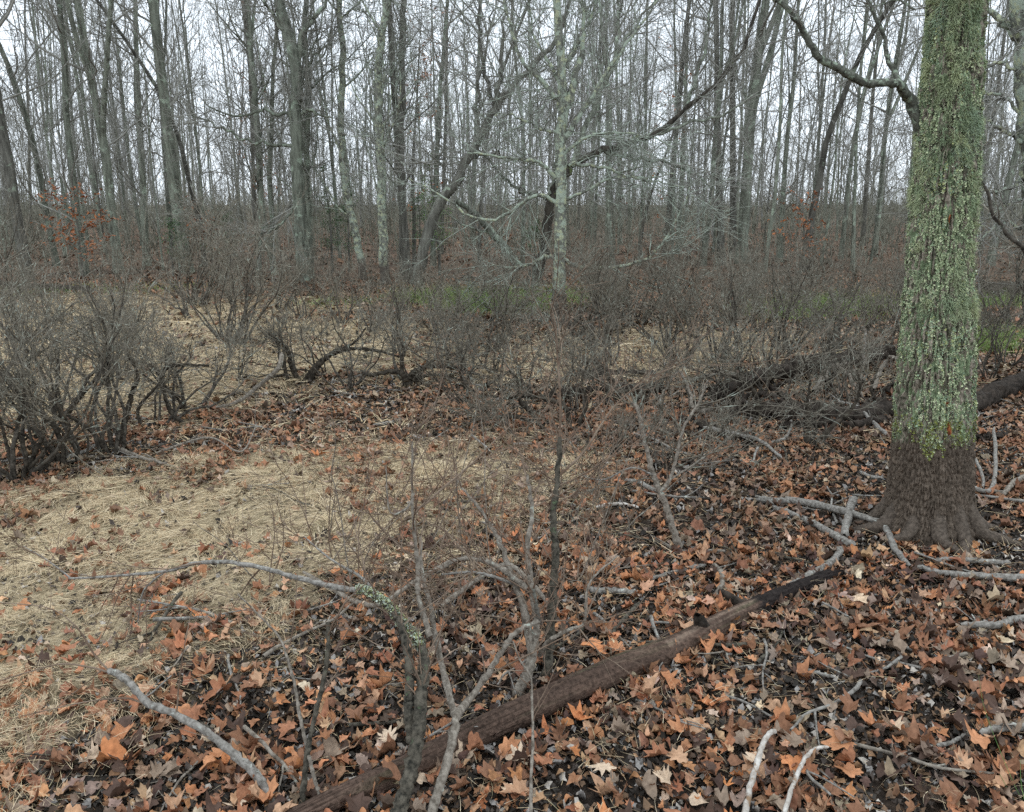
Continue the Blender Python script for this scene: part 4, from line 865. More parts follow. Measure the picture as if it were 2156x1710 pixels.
o, L, b = traced('near_shrub', 'near shrub whose lichen-crusted stem bends into a long branch arching left', [
 ([(822, 1790, 1.68), (838, 1720, 1.72), (858, 1650, 1.77), (878, 1560, 1.83), (888, 1460, 1.89), (893, 1400, 1.95), (885, 1345, 2.0)], .024, .012, 'fstemdark'),
 ([(866, 1560, 1.84), (860, 1480, 1.88), (862, 1400, 1.93), (848, 1330, 1.98), (830, 1290, 2.02)], .015, .008, 'fstemdark'),
 ([(885, 1360, 1.99), (872, 1340, 2.0), (845, 1310, 2.03), (812, 1270, 2.05), (775, 1245, 2.08), (755, 1240, 2.1)], .015, .009, 'fstemdark'),
 ([(760, 1245, 2.1), (700, 1235, 2.12), (620, 1215, 2.15), (540, 1193, 2.2), (470, 1183, 2.25), (410, 1187, 2.3), (350, 1203, 2.33), (250, 1212, 2.38), (145, 1218, 2.45)], .0088, .0035, 'stick'),
 ([(345, 1205, 2.33), (320, 1225, 2.33), (300, 1250, 2.33), (290, 1310, 2.34)], .0035, .002, 'stick'),
 ([(150, 1218, 2.45), (100, 1180, 2.5), (50, 1150, 2.55)], .003, .0012, 'stick'),
 ([(905, 1340, 2.0), (880, 1250, 2.06), (880, 1200, 2.1), (872, 1120, 2.12), (868, 1050, 2.15), (868, 930, 2.2)], .008, .003, 'fstem'),
 ([(868, 1055, 2.15), (850, 1075, 2.13), (820, 1075, 2.12), (812, 980, 2.15)], .004, .0018, 'fstem'),
 ([(868, 1070, 2.15), (890, 1065, 2.15), (930, 1030, 2.2), (1000, 970, 2.25), (1060, 910, 2.3)], .0045, .0018, 'shoot'),
 ([(790, 1250, 2.06), (760, 1215, 2.15), (700, 1180, 2.2), (640, 1130, 2.25)], .005, .002, 'stick')], 41, TW)
# crust of lichen on the bent stem
rng = np.random.default_rng(43); P = L[2][0]; Rl = L[2][1]; n = 2600; t_ = rng.uniform(0, len(P) - 1.01, n); k = t_.astype(int); f = (t_ - k)[:, None]; q = P[k] * (1 - f) + P[k + 1] * f; nd = unit(rng.standard_normal((n, 3)) + [0, -.3, .8])
rad = (Rl[k] + rng.uniform(-.002, .004, n))[:, None]; tpl = [leaf_template('maple', 8, rng, 1) for _ in range(5)]; Rm = rotmats(n, rng, 1.0)
v, f_, cc = merge_leaves(tpl, rng.integers(0, 5, n), q + nd * rad - b, Rm, rng.uniform(.002, .0058, n), np.array([(.42, .47, .33), (.40, .42, .20), (.50, .55, .47)])[rng.integers(0, 3, n)])
tag(link('lichen', mesh_from('lichen', v, None, f_, mat=M['moss'], col=cc), o), 'pale yellow-green lichen crust', kind='stuff')
traced('near_shrub', 'near forked shrub in front of the log, right of the lichen-crusted stem', [
 ([(890, 1790, 1.68), (905, 1730, 1.72), (928, 1650, 1.78), (950, 1570, 1.85), (965, 1505, 1.93), (990, 1470, 2.04), (1030, 1415, 2.08), (1060, 1365, 2.1), (1090, 1330, 2.12), (1135, 1308, 2.15)], .014, .007, 'fstem'),
 ([(963, 1512, 1.92), (950, 1480, 1.98), (930, 1400, 2.08), (915, 1330, 2.12), (905, 1270, 2.15), (888, 1200, 2.2), (885, 1130, 2.25)], .011, .005, 'fstem'),
 ([(1135, 1308, 2.15), (1128, 1270, 2.16), (1122, 1240, 2.17)], .007, .005, 'pale'),
 ([(1030, 1420, 2.08), (1100, 1385, 2.1), (1190, 1340, 2.15), (1260, 1300, 2.2)], .0028, .0012, 'shoot'),
 ([(1022, 1420, 2.08), (1010, 1360, 2.1), (985, 1320, 2.12), (950, 1280, 2.15)], .002, .001, 'shoot')], 44, dict(n1=5, L1=.25, n2=3, r1=.0015, t0=.4, wander=.1))
traced('near_shrub', 'tallest near shrub behind the log, grey stems splitting from one base', [
 ([(1078, 1492, 2.32), (1095, 1450, 2.33), (1118, 1395, 2.36), (1112, 1330, 2.38), (1100, 1270, 2.4), (1075, 1205, 2.45), (1055, 1150, 2.5), (1035, 1110, 2.55), (1000, 1060, 2.6), (960, 1010, 2.65)], 0.0189, 0.0036, 'fstem'),
 ([(1118, 1400, 2.36), (1130, 1320, 2.38), (1118, 1230, 2.4), (1110, 1150, 2.43), (1120, 1080, 2.47), (1110, 1000, 2.5)], 0.0135, 0.0048, 'fstem'),
 ([(1150, 1425, 2.42), (1160, 1320, 2.45), (1165, 1240, 2.47), (1170, 1160, 2.5), (1165, 1090, 2.53), (1175, 1000, 2.57), (1178, 920, 2.6)], 0.0175, 0.0072, 'fstemdark'),
 ([(1178, 930, 2.6), (1180, 850, 2.63), (1175, 770, 2.66), (1170, 690, 2.7), (1160, 640, 2.72)], 0.0047, 0.0018, 'shoot'),
 ([(1178, 1000, 2.57), (1230, 950, 2.62), (1290, 860, 2.7), (1360, 800, 2.75), (1440, 765, 2.8)], 0.0047, 0.0014, 'shoot'),
 ([(1108, 1240, 2.4), (1060, 1200, 2.42), (1010, 1178, 2.46), (960, 1180, 2.5), (920, 1205, 2.5)], 0.0108, 0.0060, 'fstem'),
 ([(1135, 1380, 2.4), (1155, 1350, 2.35), (1200, 1325, 2.35), (1230, 1310, 2.35), (1240, 1230, 2.4), (1300, 1170, 2.5)], 0.0081, 0.0024, 'fstem'),
 ([(1080, 1230, 2.44), (1040, 1215, 2.3), (990, 1205, 2.28), (930, 1210, 2.25)], 0.0054, 0.0036, 'stick')], 45, dict(n1=9, L1=.36, n2=5, r1=.0018, t0=.35, wander=.10, n3=1))
traced('near_shrub', 'dark slim forked shrub left of the lichen-crusted stem', [
 ([(632, 1745, 1.82), (640, 1650, 1.86), (650, 1570, 1.9), (665, 1500, 1.94), (682, 1430, 1.98), (690, 1370, 2.0), (690, 1310, 2.03)], .0085, .0055, 'fstemdark'),
 ([(648, 1580, 1.9), (632, 1510, 1.93), (620, 1440, 1.97), (605, 1385, 2.0), (590, 1345, 2.03), (560, 1310, 2.06), (500, 1250, 2.1)], .0055, .002, 'fstem'),
 ([(650, 1590, 1.88), (665, 1650, 1.85), (690, 1720, 1.82)], .005, .005, 'fstem'),
 ([(692, 1330, 2.02), (720, 1280, 2.05), (735, 1260, 2.06), (790, 1210, 2.1)], .003, .0015, 'shoot')], 46, dict(n1=5, L1=.25, n2=2, r1=.0014, t0=.5, wander=.1))
traced('upright_shoot', 'single thin upright shoot crossing the front of the log', [([(1120, 1790, 1.68), (1118, 1650, 1.8), (1122, 1560, 1.88), (1120, 1480, 1.97), (1118, 1430, 2.0), (1095, 1390, 2.0), (1080, 1350, 2.02)], .0048, .002, 'fstem'), ([(1122, 1500, 1.96), (1150, 1450, 2.0), (1185, 1370, 2.03)], .002, .001, 'shoot')], 47, dict(n1=5, L1=.14, n2=2, r1=.0012, t0=.4), cat='shoot')
traced('leaning_branch', 'grey mottled branch leaning in from the bottom left, red twigs at its tip', [
 ([(590, 1745, 1.82), (575, 1690, 1.86), (545, 1640, 1.9), (500, 1595, 1.93), (440, 1545, 1.96), (370, 1505, 2.0), (310, 1480, 2.03), (275, 1440, 2.07), (250, 1420, 2.1), (230, 1412, 2.12)], .013, .009, 'stick'),
 ([(228, 1415, 2.12), (190, 1405, 2.12), (130, 1398, 2.13), (60, 1415, 2.14), (-20, 1440, 2.15)], .0034, .0014, 'shoot'),
 ([(235, 1418, 2.12), (200, 1380, 2.13), (160, 1320, 2.15), (100, 1280, 2.17), (-10, 1268, 2.2)], .003, .0012, 'shoot'),
 ([(300, 1480, 2.03), (260, 1470, 2.05), (180, 1478, 2.08), (80, 1500, 2.1), (20, 1515, 2.12)], .003, .001, 'shoot'),
 ([(372, 1500, 2.0), (378, 1430, 2.02), (390, 1350, 2.04), (410, 1260, 2.08)], .0026, .001, 'shoot'),
 ([(215, 1410, 2.12), (180, 1440, 2.12), (120, 1490, 2.12), (85, 1550, 2.12)], .002, .001, 'shoot')], 48, dict(n1=2, L1=.2, n2=0, r1=.0012, t0=.4, wander=.05), cat='branch')
traced('small_forked_shrub', 'small forked shrub with one pale lichen tip, on litter behind the log', [
 ([(1430, 1150, 3.45), (1415, 1110, 3.45), (1400, 1060, 3.47), (1383, 1020, 3.5), (1370, 980, 3.52), (1355, 920, 3.55), (1345, 870, 3.57), (1335, 845, 3.6)], .017, .008, 'fstem'),
 ([(1390, 1035, 3.48), (1410, 1010, 3.5), (1425, 960, 3.52), (1440, 900, 3.55), (1470, 850, 3.6), (1490, 800, 3.62)], .010, .004, 'fstem'),
 ([(1375, 1000, 3.5), (1330, 985, 3.5), (1270, 1010, 3.5), (1220, 1000, 3.5)], .005, .002, 'stick'),
 ([(1410, 1010, 3.5), (1450, 985, 3.55), (1500, 950, 3.6), (1560, 900, 3.65)], .005, .002, 'fstem')], 49, dict(n1=11, L1=.5, n2=6, r1=.0022, t0=.3, n3=2, wander=.14), twm='stwig')
def gnarly(label, stems, seed, tw):
    out = []
    for pts, r0, r1 in stems:
        Y0 = gr(*pts[0][:2])[1]; out.append(([(p[0], p[1], Y0 + (p[2] if len(p) > 2 else 0)) for p in pts], r0, r1, 'gnarl'))
    traced('gnarled_shrub', label, out, seed, tw, twm='stwig')
M['gnarl'] = bark('gnarled_bark', (.018, .015, .012), (.085, .072, .055), (.24, .26, .21), .66, 12, 30, 1, .006)
GT = dict(n1=9, L1=.5, n2=6, r1=.0026, t0=.45, trop=.09, wander=.16, n3=2)
gnarly('shrub whose thick dark stems arch right over the pale straw gap', [([(640, 806), (662, 775), (695, 748), (735, 735), (790, 738, .3), (840, 752, .5)], .030, .010), ([(650, 806), (672, 770), (700, 742), (745, 722), (770, 690)], .024, .007), ([(632, 806), (612, 770), (608, 740), (585, 715), (560, 700)], .026, .007), ([(625, 800), (600, 790), (560, 800), (500, 838)], .020, .010)], 451, GT)
gnarly('shrub with a dark knotted foot and low stems spreading both ways', [([(858, 812), (850, 790), (820, 782), (780, 790), (760, 780, .2)], .030, .010), ([(862, 812), (870, 785), (905, 772), (960, 775), (1010, 790)], .030, .009), ([(855, 812), (845, 770), (850, 735), (835, 700)], .026, .006), ([(865, 812), (885, 780), (930, 750), (975, 742)], .020, .006), ([(868, 810), (900, 790), (950, 795), (990, 810)], .018, .008)], 452, GT)
gnarly('thick black stem bent like an elbow in the left clump', [([(385, 892), (362, 870), (348, 835), (342, 800), (352, 775), (385, 768), (440, 770)], .020, .009), ([(300, 905), (290, 865), (310, 835), (335, 810), (345, 790)], .014, .008), ([(342, 800), (320, 770), (290, 760), (262, 745)], .012, .006)], 453, GT)
gnarly('dark bowed stems leaning left in the left clump', [([(222, 955), (200, 915), (160, 885), (120, 862), (105, 850)], .015, .008), ([(135, 985), (132, 940), (118, 905), (98, 880), (88, 860)], .016, .009), ([(250, 948), (262, 890), (278, 830), (290, 790), (270, 745)], .022, .009), ([(50, 1005), (75, 950), (92, 915), (90, 880), (70, 850), (60, 800)], .015, .007)], 454, GT)
gnarly('dark twisted stems at the left edge', [([(35, 1010), (20, 960), (5, 900), (-10, 850)], .014, .007), ([(48, 1012), (55, 960), (35, 900), (50, 850), (45, 790)], .013, .006), ([(40, 1010), (85, 960), (110, 930), (150, 925), (190, 890)], .011, .005)], 455, GT)
gnarly('tangle of black stems behind the tall near shoots', [([(1140, 905), (1120, 870), (1095, 845), (1090, 800), (1070, 780)], .020, .008), ([(1200, 900), (1190, 860), (1150, 840), (1100, 835), (1060, 838)], .020, .008), ([(1215, 900), (1235, 850), (1225, 800), (1240, 760)], .014, .006), ([(1150, 905), (1100, 880), (1040, 878), (990, 885)], .018, .010), ([(1310, 850), (1290, 800), (1260, 765), (1230, 755)], .022, .009)], 456, GT)
gnarly('black forked stems standing before the dark logs', [([(1700, 945), (1702, 900), (1700, 850), (1705, 800), (1690, 750)], .014, .006), ([(1705, 945), (1750, 900), (1790, 865), (1810, 820), (1805, 780)], .016, .007), ([(1600, 885), (1590, 830), (1560, 800), (1500, 780)], .020, .008), ([(1850, 870), (1835, 820), (1845, 780), (1830, 740)], .013, .006)], 457, GT)
# wispy shoots between the near shrubs and the straw
for i, (px, py, h, n_) in enumerate([(760, 1230, .75, 4), (985, 1260, .8, 4), (1050, 1250, .8, 3), (1210, 1240, .8, 3), (690, 1190, .55, 3), (900, 1160, .7, 4), (1300, 1130, .7, 4), (560, 1240, .5, 3), (1250, 1060, .8, 4)]):
    rng = np.random.default_rng(400 + i); p0 = gr(px, py); o = thing('wispy_shrub', ['thin bare shoots rising behind the long arching branch', 'thin bare shoots left of the tallest near shrub', 'fine shoots within the tallest near shrub', 'sparse shoots right of the tallest near shrub', 'low thin shoots on the straw edge', 'thin reddish shoots at the end of the straw', 'thin shoots before the small forked shrub', 'lowest sparse shoots near the dark peat', 'reddish shoots behind the tallest near shrub'][i], 'shrub', p0, 'wispy bare shoots on the near ground')
    P, Rr = grow(np.zeros((n_, 3)) + rng.normal(0, .03, (n_, 3)) * [1, 1, 0], np.stack([rng.normal(0, .35, n_), rng.normal(0, .25, n_), np.ones(n_)], -1), h * rng.uniform(.7, 1.2, n_), .0035, .0013, 12, .09, .02, rng)
    for j in range(n_): link('stem', Tubes().add(P[j], Rr[j], 5).mesh('stem', M['shoot' if (i + j) % 2 else 'fstem']), o)
    T = Tubes(); side_twigs(T, [(P[j], Rr[j]) for j in range(n_)], rng, 6, .26, 3, .0013, .25, .05, .1, 0); tag(link('twig_spray', T.mesh('twig_spray', M['shoot'])  , o), kind='stuff')

# ------------------------------------------------------------------ the fallen log
def fallen_log():
    rng = np.random.default_rng(3)
    px = [(480, 1810), (600, 1752), (720, 1698), (850, 1640), (960, 1585), (1100, 1522), (1300, 1428), (1420, 1378), (1520, 1325), (1580, 1295), (1640, 1268), (1710, 1240), (1775, 1218)]
    P = np.array([gr(a, c, 0) for a, c in px]); P[:, 2] = np.linspace(P[0, 2], P[-1, 2], len(P)) + np.interp(np.arange(len(P)), [0, 3, 5, 12], [.022, .030, .040, .036]); P = spline(P, 260)
    Rr = np.interp(np.linspace(0, 1, 260), [0, .167, .25, .333, .417, .5, .667, .75, .83, .96, 1], [.022, .030, .037, .043, .046, .047, .044, .040, .034, .024, .004])
    n = 96; T = np.gradient(P, axis=0); T = unit(T); U = unit(np.cross(T, [0, 0, 1.])); W = np.cross(U, T); a = np.arange(n) * 2 * math.pi / n
    s = np.arange(260)[:, None] / 260. * 2.4; A = a[None] + 0 * s
    ca = np.cos(A); sa = np.sin(A)
    A_ = np.abs(A - math.pi); grain = fbm(A_ * 9, s * 5, 500, 4) - .5; gash = np.clip((fbm(A_ * 9 + 3, s * 3.2, 510, 3) - .64) * 12, 0, 1); lump = fbm(ca * 1.5 + 5, sa * 1.5 + s * 3, 520, 3) - .5
    char = np.clip((s / 2.4 - .735 + .05 * (fbm(A * 2, s * 3, 530) - .5)) / .02, 0, 1)
    rr = Rr[:, None] * (1 + .20 * lump + .035 * grain - .09 * gash + .10 * (fbm(A_ * .8, s * 5, 521, 2) - .5)) + .0035 * (fbm(A_ * 6, s * 26, 545, 3) - .5) + char * .006 * (fbm(A * 3, s * 22, 540, 3) - .5) * 2.5
    V = P[:, None] + rr[..., None] * (np.cos(A)[..., None] * U[:, None] + np.sin(A)[..., None] * W[:, None])
    c = np.array([.088, .058, .043])[None, None] * (1 + .6 * grain[..., None] + .9 * (fbm(A_ * 2, s * 7, 522, 3)[..., None] - .5)); c = c * (1 - .3 * gash[..., None])
    pale = np.clip((fbm(A * 3, s * 2.2, 550, 3) - .58) * 8, 0, 1)[..., None] * (s[..., None] > 1.35); c = c * (1 - .6 * pale) + np.array([.21, .155, .115]) * pale * .6
    green_ = np.clip((fbm(A * 2, s * 4, 560, 3) - .62) * 8, 0, 1)[..., None] * np.clip(np.sin(A), 0, 1)[..., None]; c = c * (1 - .4 * green_) + np.array([.07, .08, .04]) * .4 * green_
    c = c * (1 - char[..., None]) + np.array([.022, .017, .015]) * (1 + 1.2 * grain[..., None]) * char[..., None]
    I = np.arange(260 * n).reshape(260, n); I2 = np.roll(I, -1, 1); F = np.stack([I[:-1], I2[:-1], I2[1:], I[1:]], -1).reshape(-1, 4)
    b = P[130] * [1, 1, 0]; o = thing('fallen_log', 'long brown barkless log lying across the leaves, its far end charred black', 'log', b)
    link('log_body', mesh_from('log_body', V.reshape(-1, 3) - b, F, mat=colmat('log_wood', None, .8, .12, .5, scale=70, bump=.012), col=c.reshape(-1, 3)), o)
    q = P[int(260 * .63)]; kn = np.array([q + [0, 0, .03], q + [-.02, -.005, .062], q + [-.03, -.01, .085]]); link('broken_knot', Tubes().add(spline(kn, 8), np.linspace(.028, .012, 8), 9, .2, rng).mesh('broken_knot', M['rot'], b), o)
    q = P[int(260 * .74)]; kn = np.array([q, q + [-.05, .05, .03], q + [-.09, .10, .035]]); link('broken_knot', Tubes().add(spline(kn, 8), np.linspace(.022, .010, 8), 9, .15, rng).mesh('broken_knot', M['rot'], b), o)
fallen_log()

# ------------------------------------------------------------------ sticks and dead wood on the ground
def fallen(name, label, pts, r0, r1, mt, cat='branch', lift=1.0, seed=0, group=None, tw=0, n=26, rough=.08, wander=.12):
    rng = np.random.default_rng(seed + 600); P = np.array([gr(p[0], p[1], 0) for p in pts]); h = np.array([(p[2] if len(p) > 2 else 0) for p in pts]); P[:, 2] += r0 * .8 * lift + h + .018
    P = jit(spline(P, n), r0 * wander, rng); b = P[n // 2].copy(); Rr = np.linspace(r0, r1, n) * (1 + .06 * rng.standard_normal(n)); Rr[0] *= .5; Rr[-1] *= .4
    T = Tubes().add(P, Rr, 10 if r0 > .01 else 6, rough, rng)
    if tw:
        o = thing(name, label, cat, b, group); link('limb', T.mesh('limb', M[mt], b), o); T2 = Tubes(); side_twigs(T2, [(P, Rr)], rng, tw, .22, 2, max(.0016, r1 * .5), .2, .02, .12); tag(link('twig_spray', T2.mesh('twig_spray', M[mt], b), o), kind='stuff')
    else: o = tag(link(name, T.mesh(name, M[mt], b), None, b), label, cat, group)
    return o
FG = 'fallen branches on the leaf litter'
fallen('fallen_branch', 'long grey branch curving across the litter to the foot of the mossy trunk', [(1590, 1064), (1640, 1068), (1700, 1075, .01), (1760, 1092, .015), (1810, 1110, .02), (1855, 1128, .02), (1880, 1165), (1895, 1190), (1915, 1207)], .022, .012, 'stick', seed=1, group=FG)
fallen('fallen_branch', 'pale mottled branch crossed under the long curving one', [(1625, 1078), (1680, 1100), (1730, 1128, .01), (1765, 1150, .01), (1800, 1162)], .016, .018, 'stick', seed=2, group=FG)
fallen('fallen_branch', 'short stub of pale wood propped across two branches', [(1795, 1080, .05), (1785, 1105, .03), (1776, 1145, .01)], .021, .018, 'stick', seed=3, group=FG)
fallen('fallen_branch', 'curved pale branch reaching from the stub down to the log end', [(1770, 1165), (1755, 1190), (1720, 1215), (1690, 1232), (1650, 1258)], .014, .018, 'stick', seed=4, group=FG)
fallen('fallen_branch', 'straight pale stick lying right of the trunk foot', [(1960, 1192), (2020, 1190), (2080, 1195), (2125, 1197)], .012, .011, 'stick', seed=5, group=FG)
fallen('fallen_branch', 'dark grey limb lying below the straight pale stick', [(1925, 1205), (1980, 1218), (2050, 1225), (2120, 1228), (2200, 1232)], .012, .018, 'stick', seed=6, group=FG)
fallen('fallen_branch', 'antler-shaped pale branch standing right of the trunk', [(2030, 1025), (2060, 1050, .02), (2085, 1045, .02), (2092, 1000, .05), (2086, 945, .12)], .013, .010, 'stick', seed=7, group=FG)
fallen('fallen_branch', 'curved brown branch ending at the right edge by the antler-shaped one', [(2085, 1045), (2110, 1052, .01), (2135, 1030, .02), (2175, 1015, .03)], .015, .013, 'fstem', seed=8, group=FG)
fallen('fallen_branch', 'thin pale prong bent beside the antler-shaped branch', [(2030, 972, .03), (2050, 985, .03), (2068, 1025, .02), (2065, 1045)], .010, .008, 'stick', seed=9, group=FG)
fallen('fallen_branch', 'rough grey limb entering at the right edge', [(2020, 1330), (2060, 1335, .01), (2100, 1335, .01), (2135, 1322, .01), (2190, 1318, .01)], .012, .016, 'stick', seed=10, group=FG)
fallen('fallen_branch', 'grey limb stub at the right edge above the green blades', [(2060, 1560), (2100, 1550), (2200, 1545)], .010, .014, 'stick', seed=11, group=FG)
fallen('fallen_branch', 'short pale twig pointing up at the right edge limb', [(1970, 1585), (2000, 1578), (2030, 1560)], .007, .005, 'stick', seed=12, group=FG)
fallen('fallen_branch', 'mottled twig resting on dark peat', [(1680, 1420), (1710, 1430, .005), (1755, 1440)], .008, .006, 'stick', seed=13, group=FG)
fallen('fallen_branch', 'weathered stick running behind the log from the tall shrub', [(1365, 1232), (1410, 1218), (1440, 1210), (1485, 1200)], .008, .010, 'stick', seed=14, group=FG)
fallen('fallen_branch', 'thin straight twig behind the weathered stick', [(1380, 1245), (1450, 1222), (1530, 1200), (1580, 1186)], .004, .003, 'stick', seed=15, group=FG)
fallen('fallen_branch', 'stub with lichen-grey end behind the log', [(1505, 1270), (1520, 1240), (1515, 1215), (1500, 1200)], .012, .010, 'fstem', seed=16, group=FG)
fallen('fallen_branch', 'dark short stick slanting behind the log', [(1285, 1350), (1310, 1325, .01), (1345, 1295, .03)], .009, .008, 'fstemdark', seed=17, group=FG)
fallen('fallen_branch', 'broken grey limb lying in front of the small shoots', [(1240, 1256), (1290, 1258), (1340, 1262)], .014, .012, 'stick', seed=18, group=FG)
fallen('fallen_branch', 'chalk-white curved stick on litter beyond the near shrubs', [(1255, 1078), (1300, 1070), (1345, 1078)], .010, .008, 'white', seed=19, group=FG)
fallen('fallen_branch', 'grey stick slanting beside the small forked shrub', [(1315, 1022), (1345, 1030, .01), (1380, 1045)], .014, .012, 'stick', seed=20, group=FG)
fallen('fallen_branch', 'grey-brown branch lying at the foot of the left clump', [(245, 952), (275, 970, .02), (320, 985, .02), (380, 995)], .016, .006, 'fstem', seed=21, group=FG)
fallen('fallen_branch', 'straight pale pole leaning out of the left clump toward the straw', [(140, 975), (180, 965, .02), (215, 955, .05)], .014, .011, 'stick', seed=22, group=FG)
fallen('fallen_branch', 'long bent branch slanting up from the litter to the lone shrub', [(450, 868), (500, 862, .03), (540, 850, .10), (590, 845, .25), (600, 835, .35)], .014, .020, 'fstem', seed=23, group=FG)
fallen('fallen_branch', 'short dark stick lying in the middle of the clearing', [(785, 905), (820, 898), (845, 890)], .014, .012, 'stick', seed=24, group=FG)
fallen('fallen_branch', 'wavy dead branch on the straw right of the left clump', [(330, 962), (400, 950, .04), (450, 945, .05), (510, 965, .02), (545, 925, .1)], .010, .004, 'fstem', seed=25, group=FG, tw=3)
fallen('fallen_branch', 'pale twig on the litter before the mossy trunk', [(1790, 1050), (1820, 1052), (1858, 1052)], .006, .004, 'stick', seed=26, group=FG)
fallen('fallen_branch', 'bleached slab of wood left of the trunk foot', [(1810, 1003), (1830, 1012), (1856, 1018)], .010, .014, 'stick', seed=27, group=FG)
fallen('fallen_branch', 'pale-tipped branch sloping over litter before the dark logs', [(1480, 920, .04), (1540, 935, .05), (1600, 950, .04), (1645, 975)], .016, .010, 'stick', seed=28, group=FG, tw=3)
fallen('fallen_branch', 'forked pale branch leaning on the dark logs beside the mossy trunk', [(1870, 930), (1835, 905, .03), (1800, 885, .08), (1760, 880, .1)], .016, .009, 'stick', seed=29, group=FG, tw=3)
fallen('fallen_branch', 'pale hooked stick before the dark logs', [(1620, 940), (1650, 935, .01), (1665, 910, .02), (1658, 895, .05)], .012, .008, 'stick', seed=30, group=FG)
fallen('fallen_branch', 'curved grey branch under the near shrubs', [(930, 1290), (1000, 1250, .03), (1060, 1225, .05), (1100, 1240, .04), (1160, 1290)], .012, .009, 'fstem', seed=31, group=FG)
fallen('fallen_branch', 'mottled grey branch sagging behind the lichen-crusted stem', [(640, 1225, .02), (740, 1280, .01), (800, 1290, .01), (860, 1260, .03), (960, 1215, .06)], .010, .009, 'fstem', seed=32, group=FG)
# the two bleached sticks
for pts, r0, r1, lab, sd_ in [([(1560, 1760), (1580, 1690, .05), (1602, 1620, .06), (1615, 1598, .06), (1628, 1590, .06)], .0085, .0075, 'broken bleached stick with splintered tip in front of the litter', 61), ([(1640, 1760), (1662, 1700, .03), (1690, 1640, .04), (1715, 1610, .03), (1742, 1600, .02)], .0070, .005, 'curved bleached stick with a reddish flank right of the broken one', 62)]:
    o = fallen('bleached_stick', lab, pts, r0, r1, 'white', 'stick', seed=sd_, rough=.05)
    o.name = 'bleached_stick'
# dark rotten logs of the middle ground
LG_ = 'dark rotten logs in the clearing'
def rotlog(label, pts, r0, r1, seed, up=.6):
    r0 *= .72; r1 *= .72; rng = np.random.default_rng(seed); P = np.array([gr(p[0], p[1], r0 * up + .025 + (p[2] if len(p) > 2 else 0)) for p in pts]); n = 60; P = jit(spline(P, n), .012, rng); b = P[n // 2].copy(); Rr = np.interp(np.linspace(0, 1, n), [0, .03, .97, 1], [.01, r0, r1, .01]) * (1 + .08 * rng.standard_normal(n))
    return tag(link('rotten_log', Tubes().add(P, Rr, 18, .10, rng).mesh('rotten_log', M['rot'], b), None, b), label, 'log', LG_)
rotlog('black log lying nearest the tangled shrub, its blunt end to the left', [(1180, 842), (1250, 838), (1320, 830), (1400, 832)], .065, .06, 1)
rotlog('short black log behind the blunt-ended one', [(1225, 803), (1290, 800), (1380, 800)], .07, .05, 2)
rotlog('long dark log rising to the right under the shrubs', [(1490, 850), (1600, 820, .05), (1700, 800, .1), (1790, 790, .1), (1880, 770, .1)], .09, .10, 3)
rotlog('flat blackened log passing behind the mossy trunk', [(1560, 880), (1680, 880), (1780, 890), (1880, 880), (2040, 870), (2080, 850), (2156, 820, .03), (2230, 790, .05)], .085, .11, 4)
rotlog('thin dark log on litter before the flat blackened log', [(1640, 910), (1740, 902), (1800, 905), (1870, 895)], .04, .035, 5)
rotlog('sunken dark log slanting among sticks before the dark logs', [(1470, 905), (1530, 925), (1590, 940)], .045, .03, 6)
rotlog('mossy dark log far off beyond the mossy trunk', [(2040, 640), (2100, 630), (2180, 622), (2260, 618)], .16, .20, 7)
rotlog('second dark log behind the mossy far one', [(1880, 612), (2060, 612), (2170, 604)], .10, .09, 8)
rotlog('low dark snag on the litter right of the trunk', [(2040, 935), (2080, 932), (2120, 928)], .03, .025, 9)
rotlog('dark log at the wood edge behind the left shrubs', [(-20, 605), (80, 612), (200, 618)], .10, .08, 10)
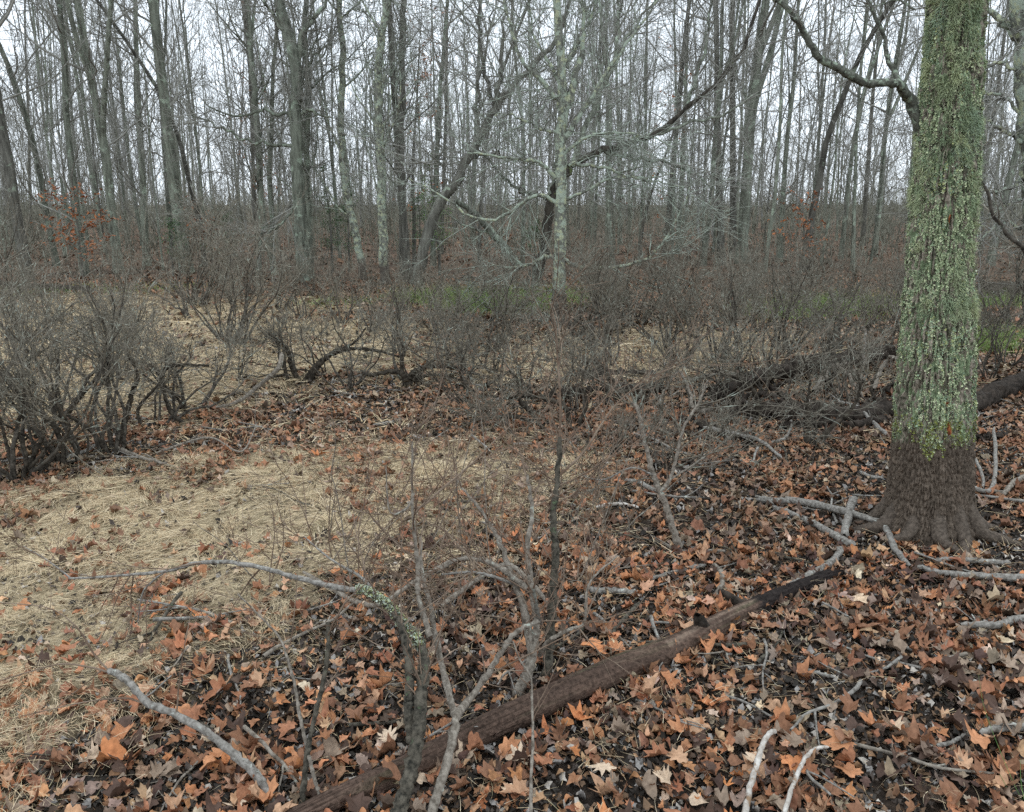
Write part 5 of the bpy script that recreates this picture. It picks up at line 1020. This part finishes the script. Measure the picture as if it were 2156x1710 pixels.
for i in range(13):
    q = np.random.default_rng(900 + i); x0 = q.uniform(1450, 1840); y0 = q.uniform(810, 905); L_ = q.uniform(60, 170) * q.choice([-1, 1])
    fallen('dead_branch', 'dark twisted dead branch tangled over the rotten logs', [(x0, y0, .02), (x0 + L_ * .3, y0 + q.uniform(-20, 20), q.uniform(.05, .2)), (x0 + L_ * .6, y0 + q.uniform(-15, 20), q.uniform(.08, .3)), (x0 + L_, y0 + q.uniform(-10, 30), q.uniform(0, .2))], q.uniform(.014, .030), .008, 'rot' if i % 3 else 'fstem', seed=930 + i, group='dark branches tangled over the rotten logs', tw=4, wander=.4)
# broken white snag
o = tag(link('white_snag', Tubes().add(jit(spline([at(1822, 765, 7.4), at(1820, 735, 7.4), at(1822, 700, 7.42), at(1820, 690, 7.42)], 16), .004, rs), np.linspace(.020, .008, 16), 8, .1, rs).mesh('white_snag', M['white'])), 'short pale snag stuck upright in the dark logs', 'snag')
# loose twigs, copies of a few shapes
rt = np.random.default_rng(15); TW_ME = []
for i in range(9):
    P, Rr = grow(np.array([[-.12, 0, 0]]), np.array([[1., 0, 0]]), .26, .0045, .002, 9, .13, 0, rt); P[:, :, 2] *= .3; T = Tubes().add(P, Rr, 6, .08, rt)
    p, d, rr, tt, ix = kids(P, Rr, 2, .3, .8, .5, .9, rt, .8); A, AR = grow(p, d, .09, .0025, .0012, 4, .1, 0, rt); T.add(A, AR, 4); TW_ME.append([T.mesh('fallen_twig', M[m]) for m in ('stick', 'fstem', 'fstemdark')])
for i in range(230):
    y = 1.9 + 6 * rt.random() ** 1.2; x = rt.uniform(-1, 1) * y * .66; px, py, _ = proj(x, y, 0)
    if strawmask(np.array([x]), np.array([y]))[0] > 0 and rt.random() < .7: continue
    m = int(rt.choice(3, p=[.5, .3, .2])); o = link('fallen_twig', TW_ME[int(rt.integers(0, 9))][m]); s = rt.uniform(.5, 1.5) * (1 + .1 * y); o.location = (x, y, float(hz(x, y)) + .022); o.rotation_euler = (rt.normal(0, .1), rt.normal(0, .12), rt.uniform(0, 6.28)); o.scale = (s, s, s)
    stw = strawmask(np.array([x]), np.array([y]))[0] > 0
    pl = place_of(px, py, stw) if py > 1150 else ('on the litter under the shrubs' if px < 1450 else 'on the litter before the dark logs')
    tag(o, '%s dead twig %s' % (['pale grey', 'brown', 'blackish'][m], pl), 'twig', 'dead twigs scattered on the ground')
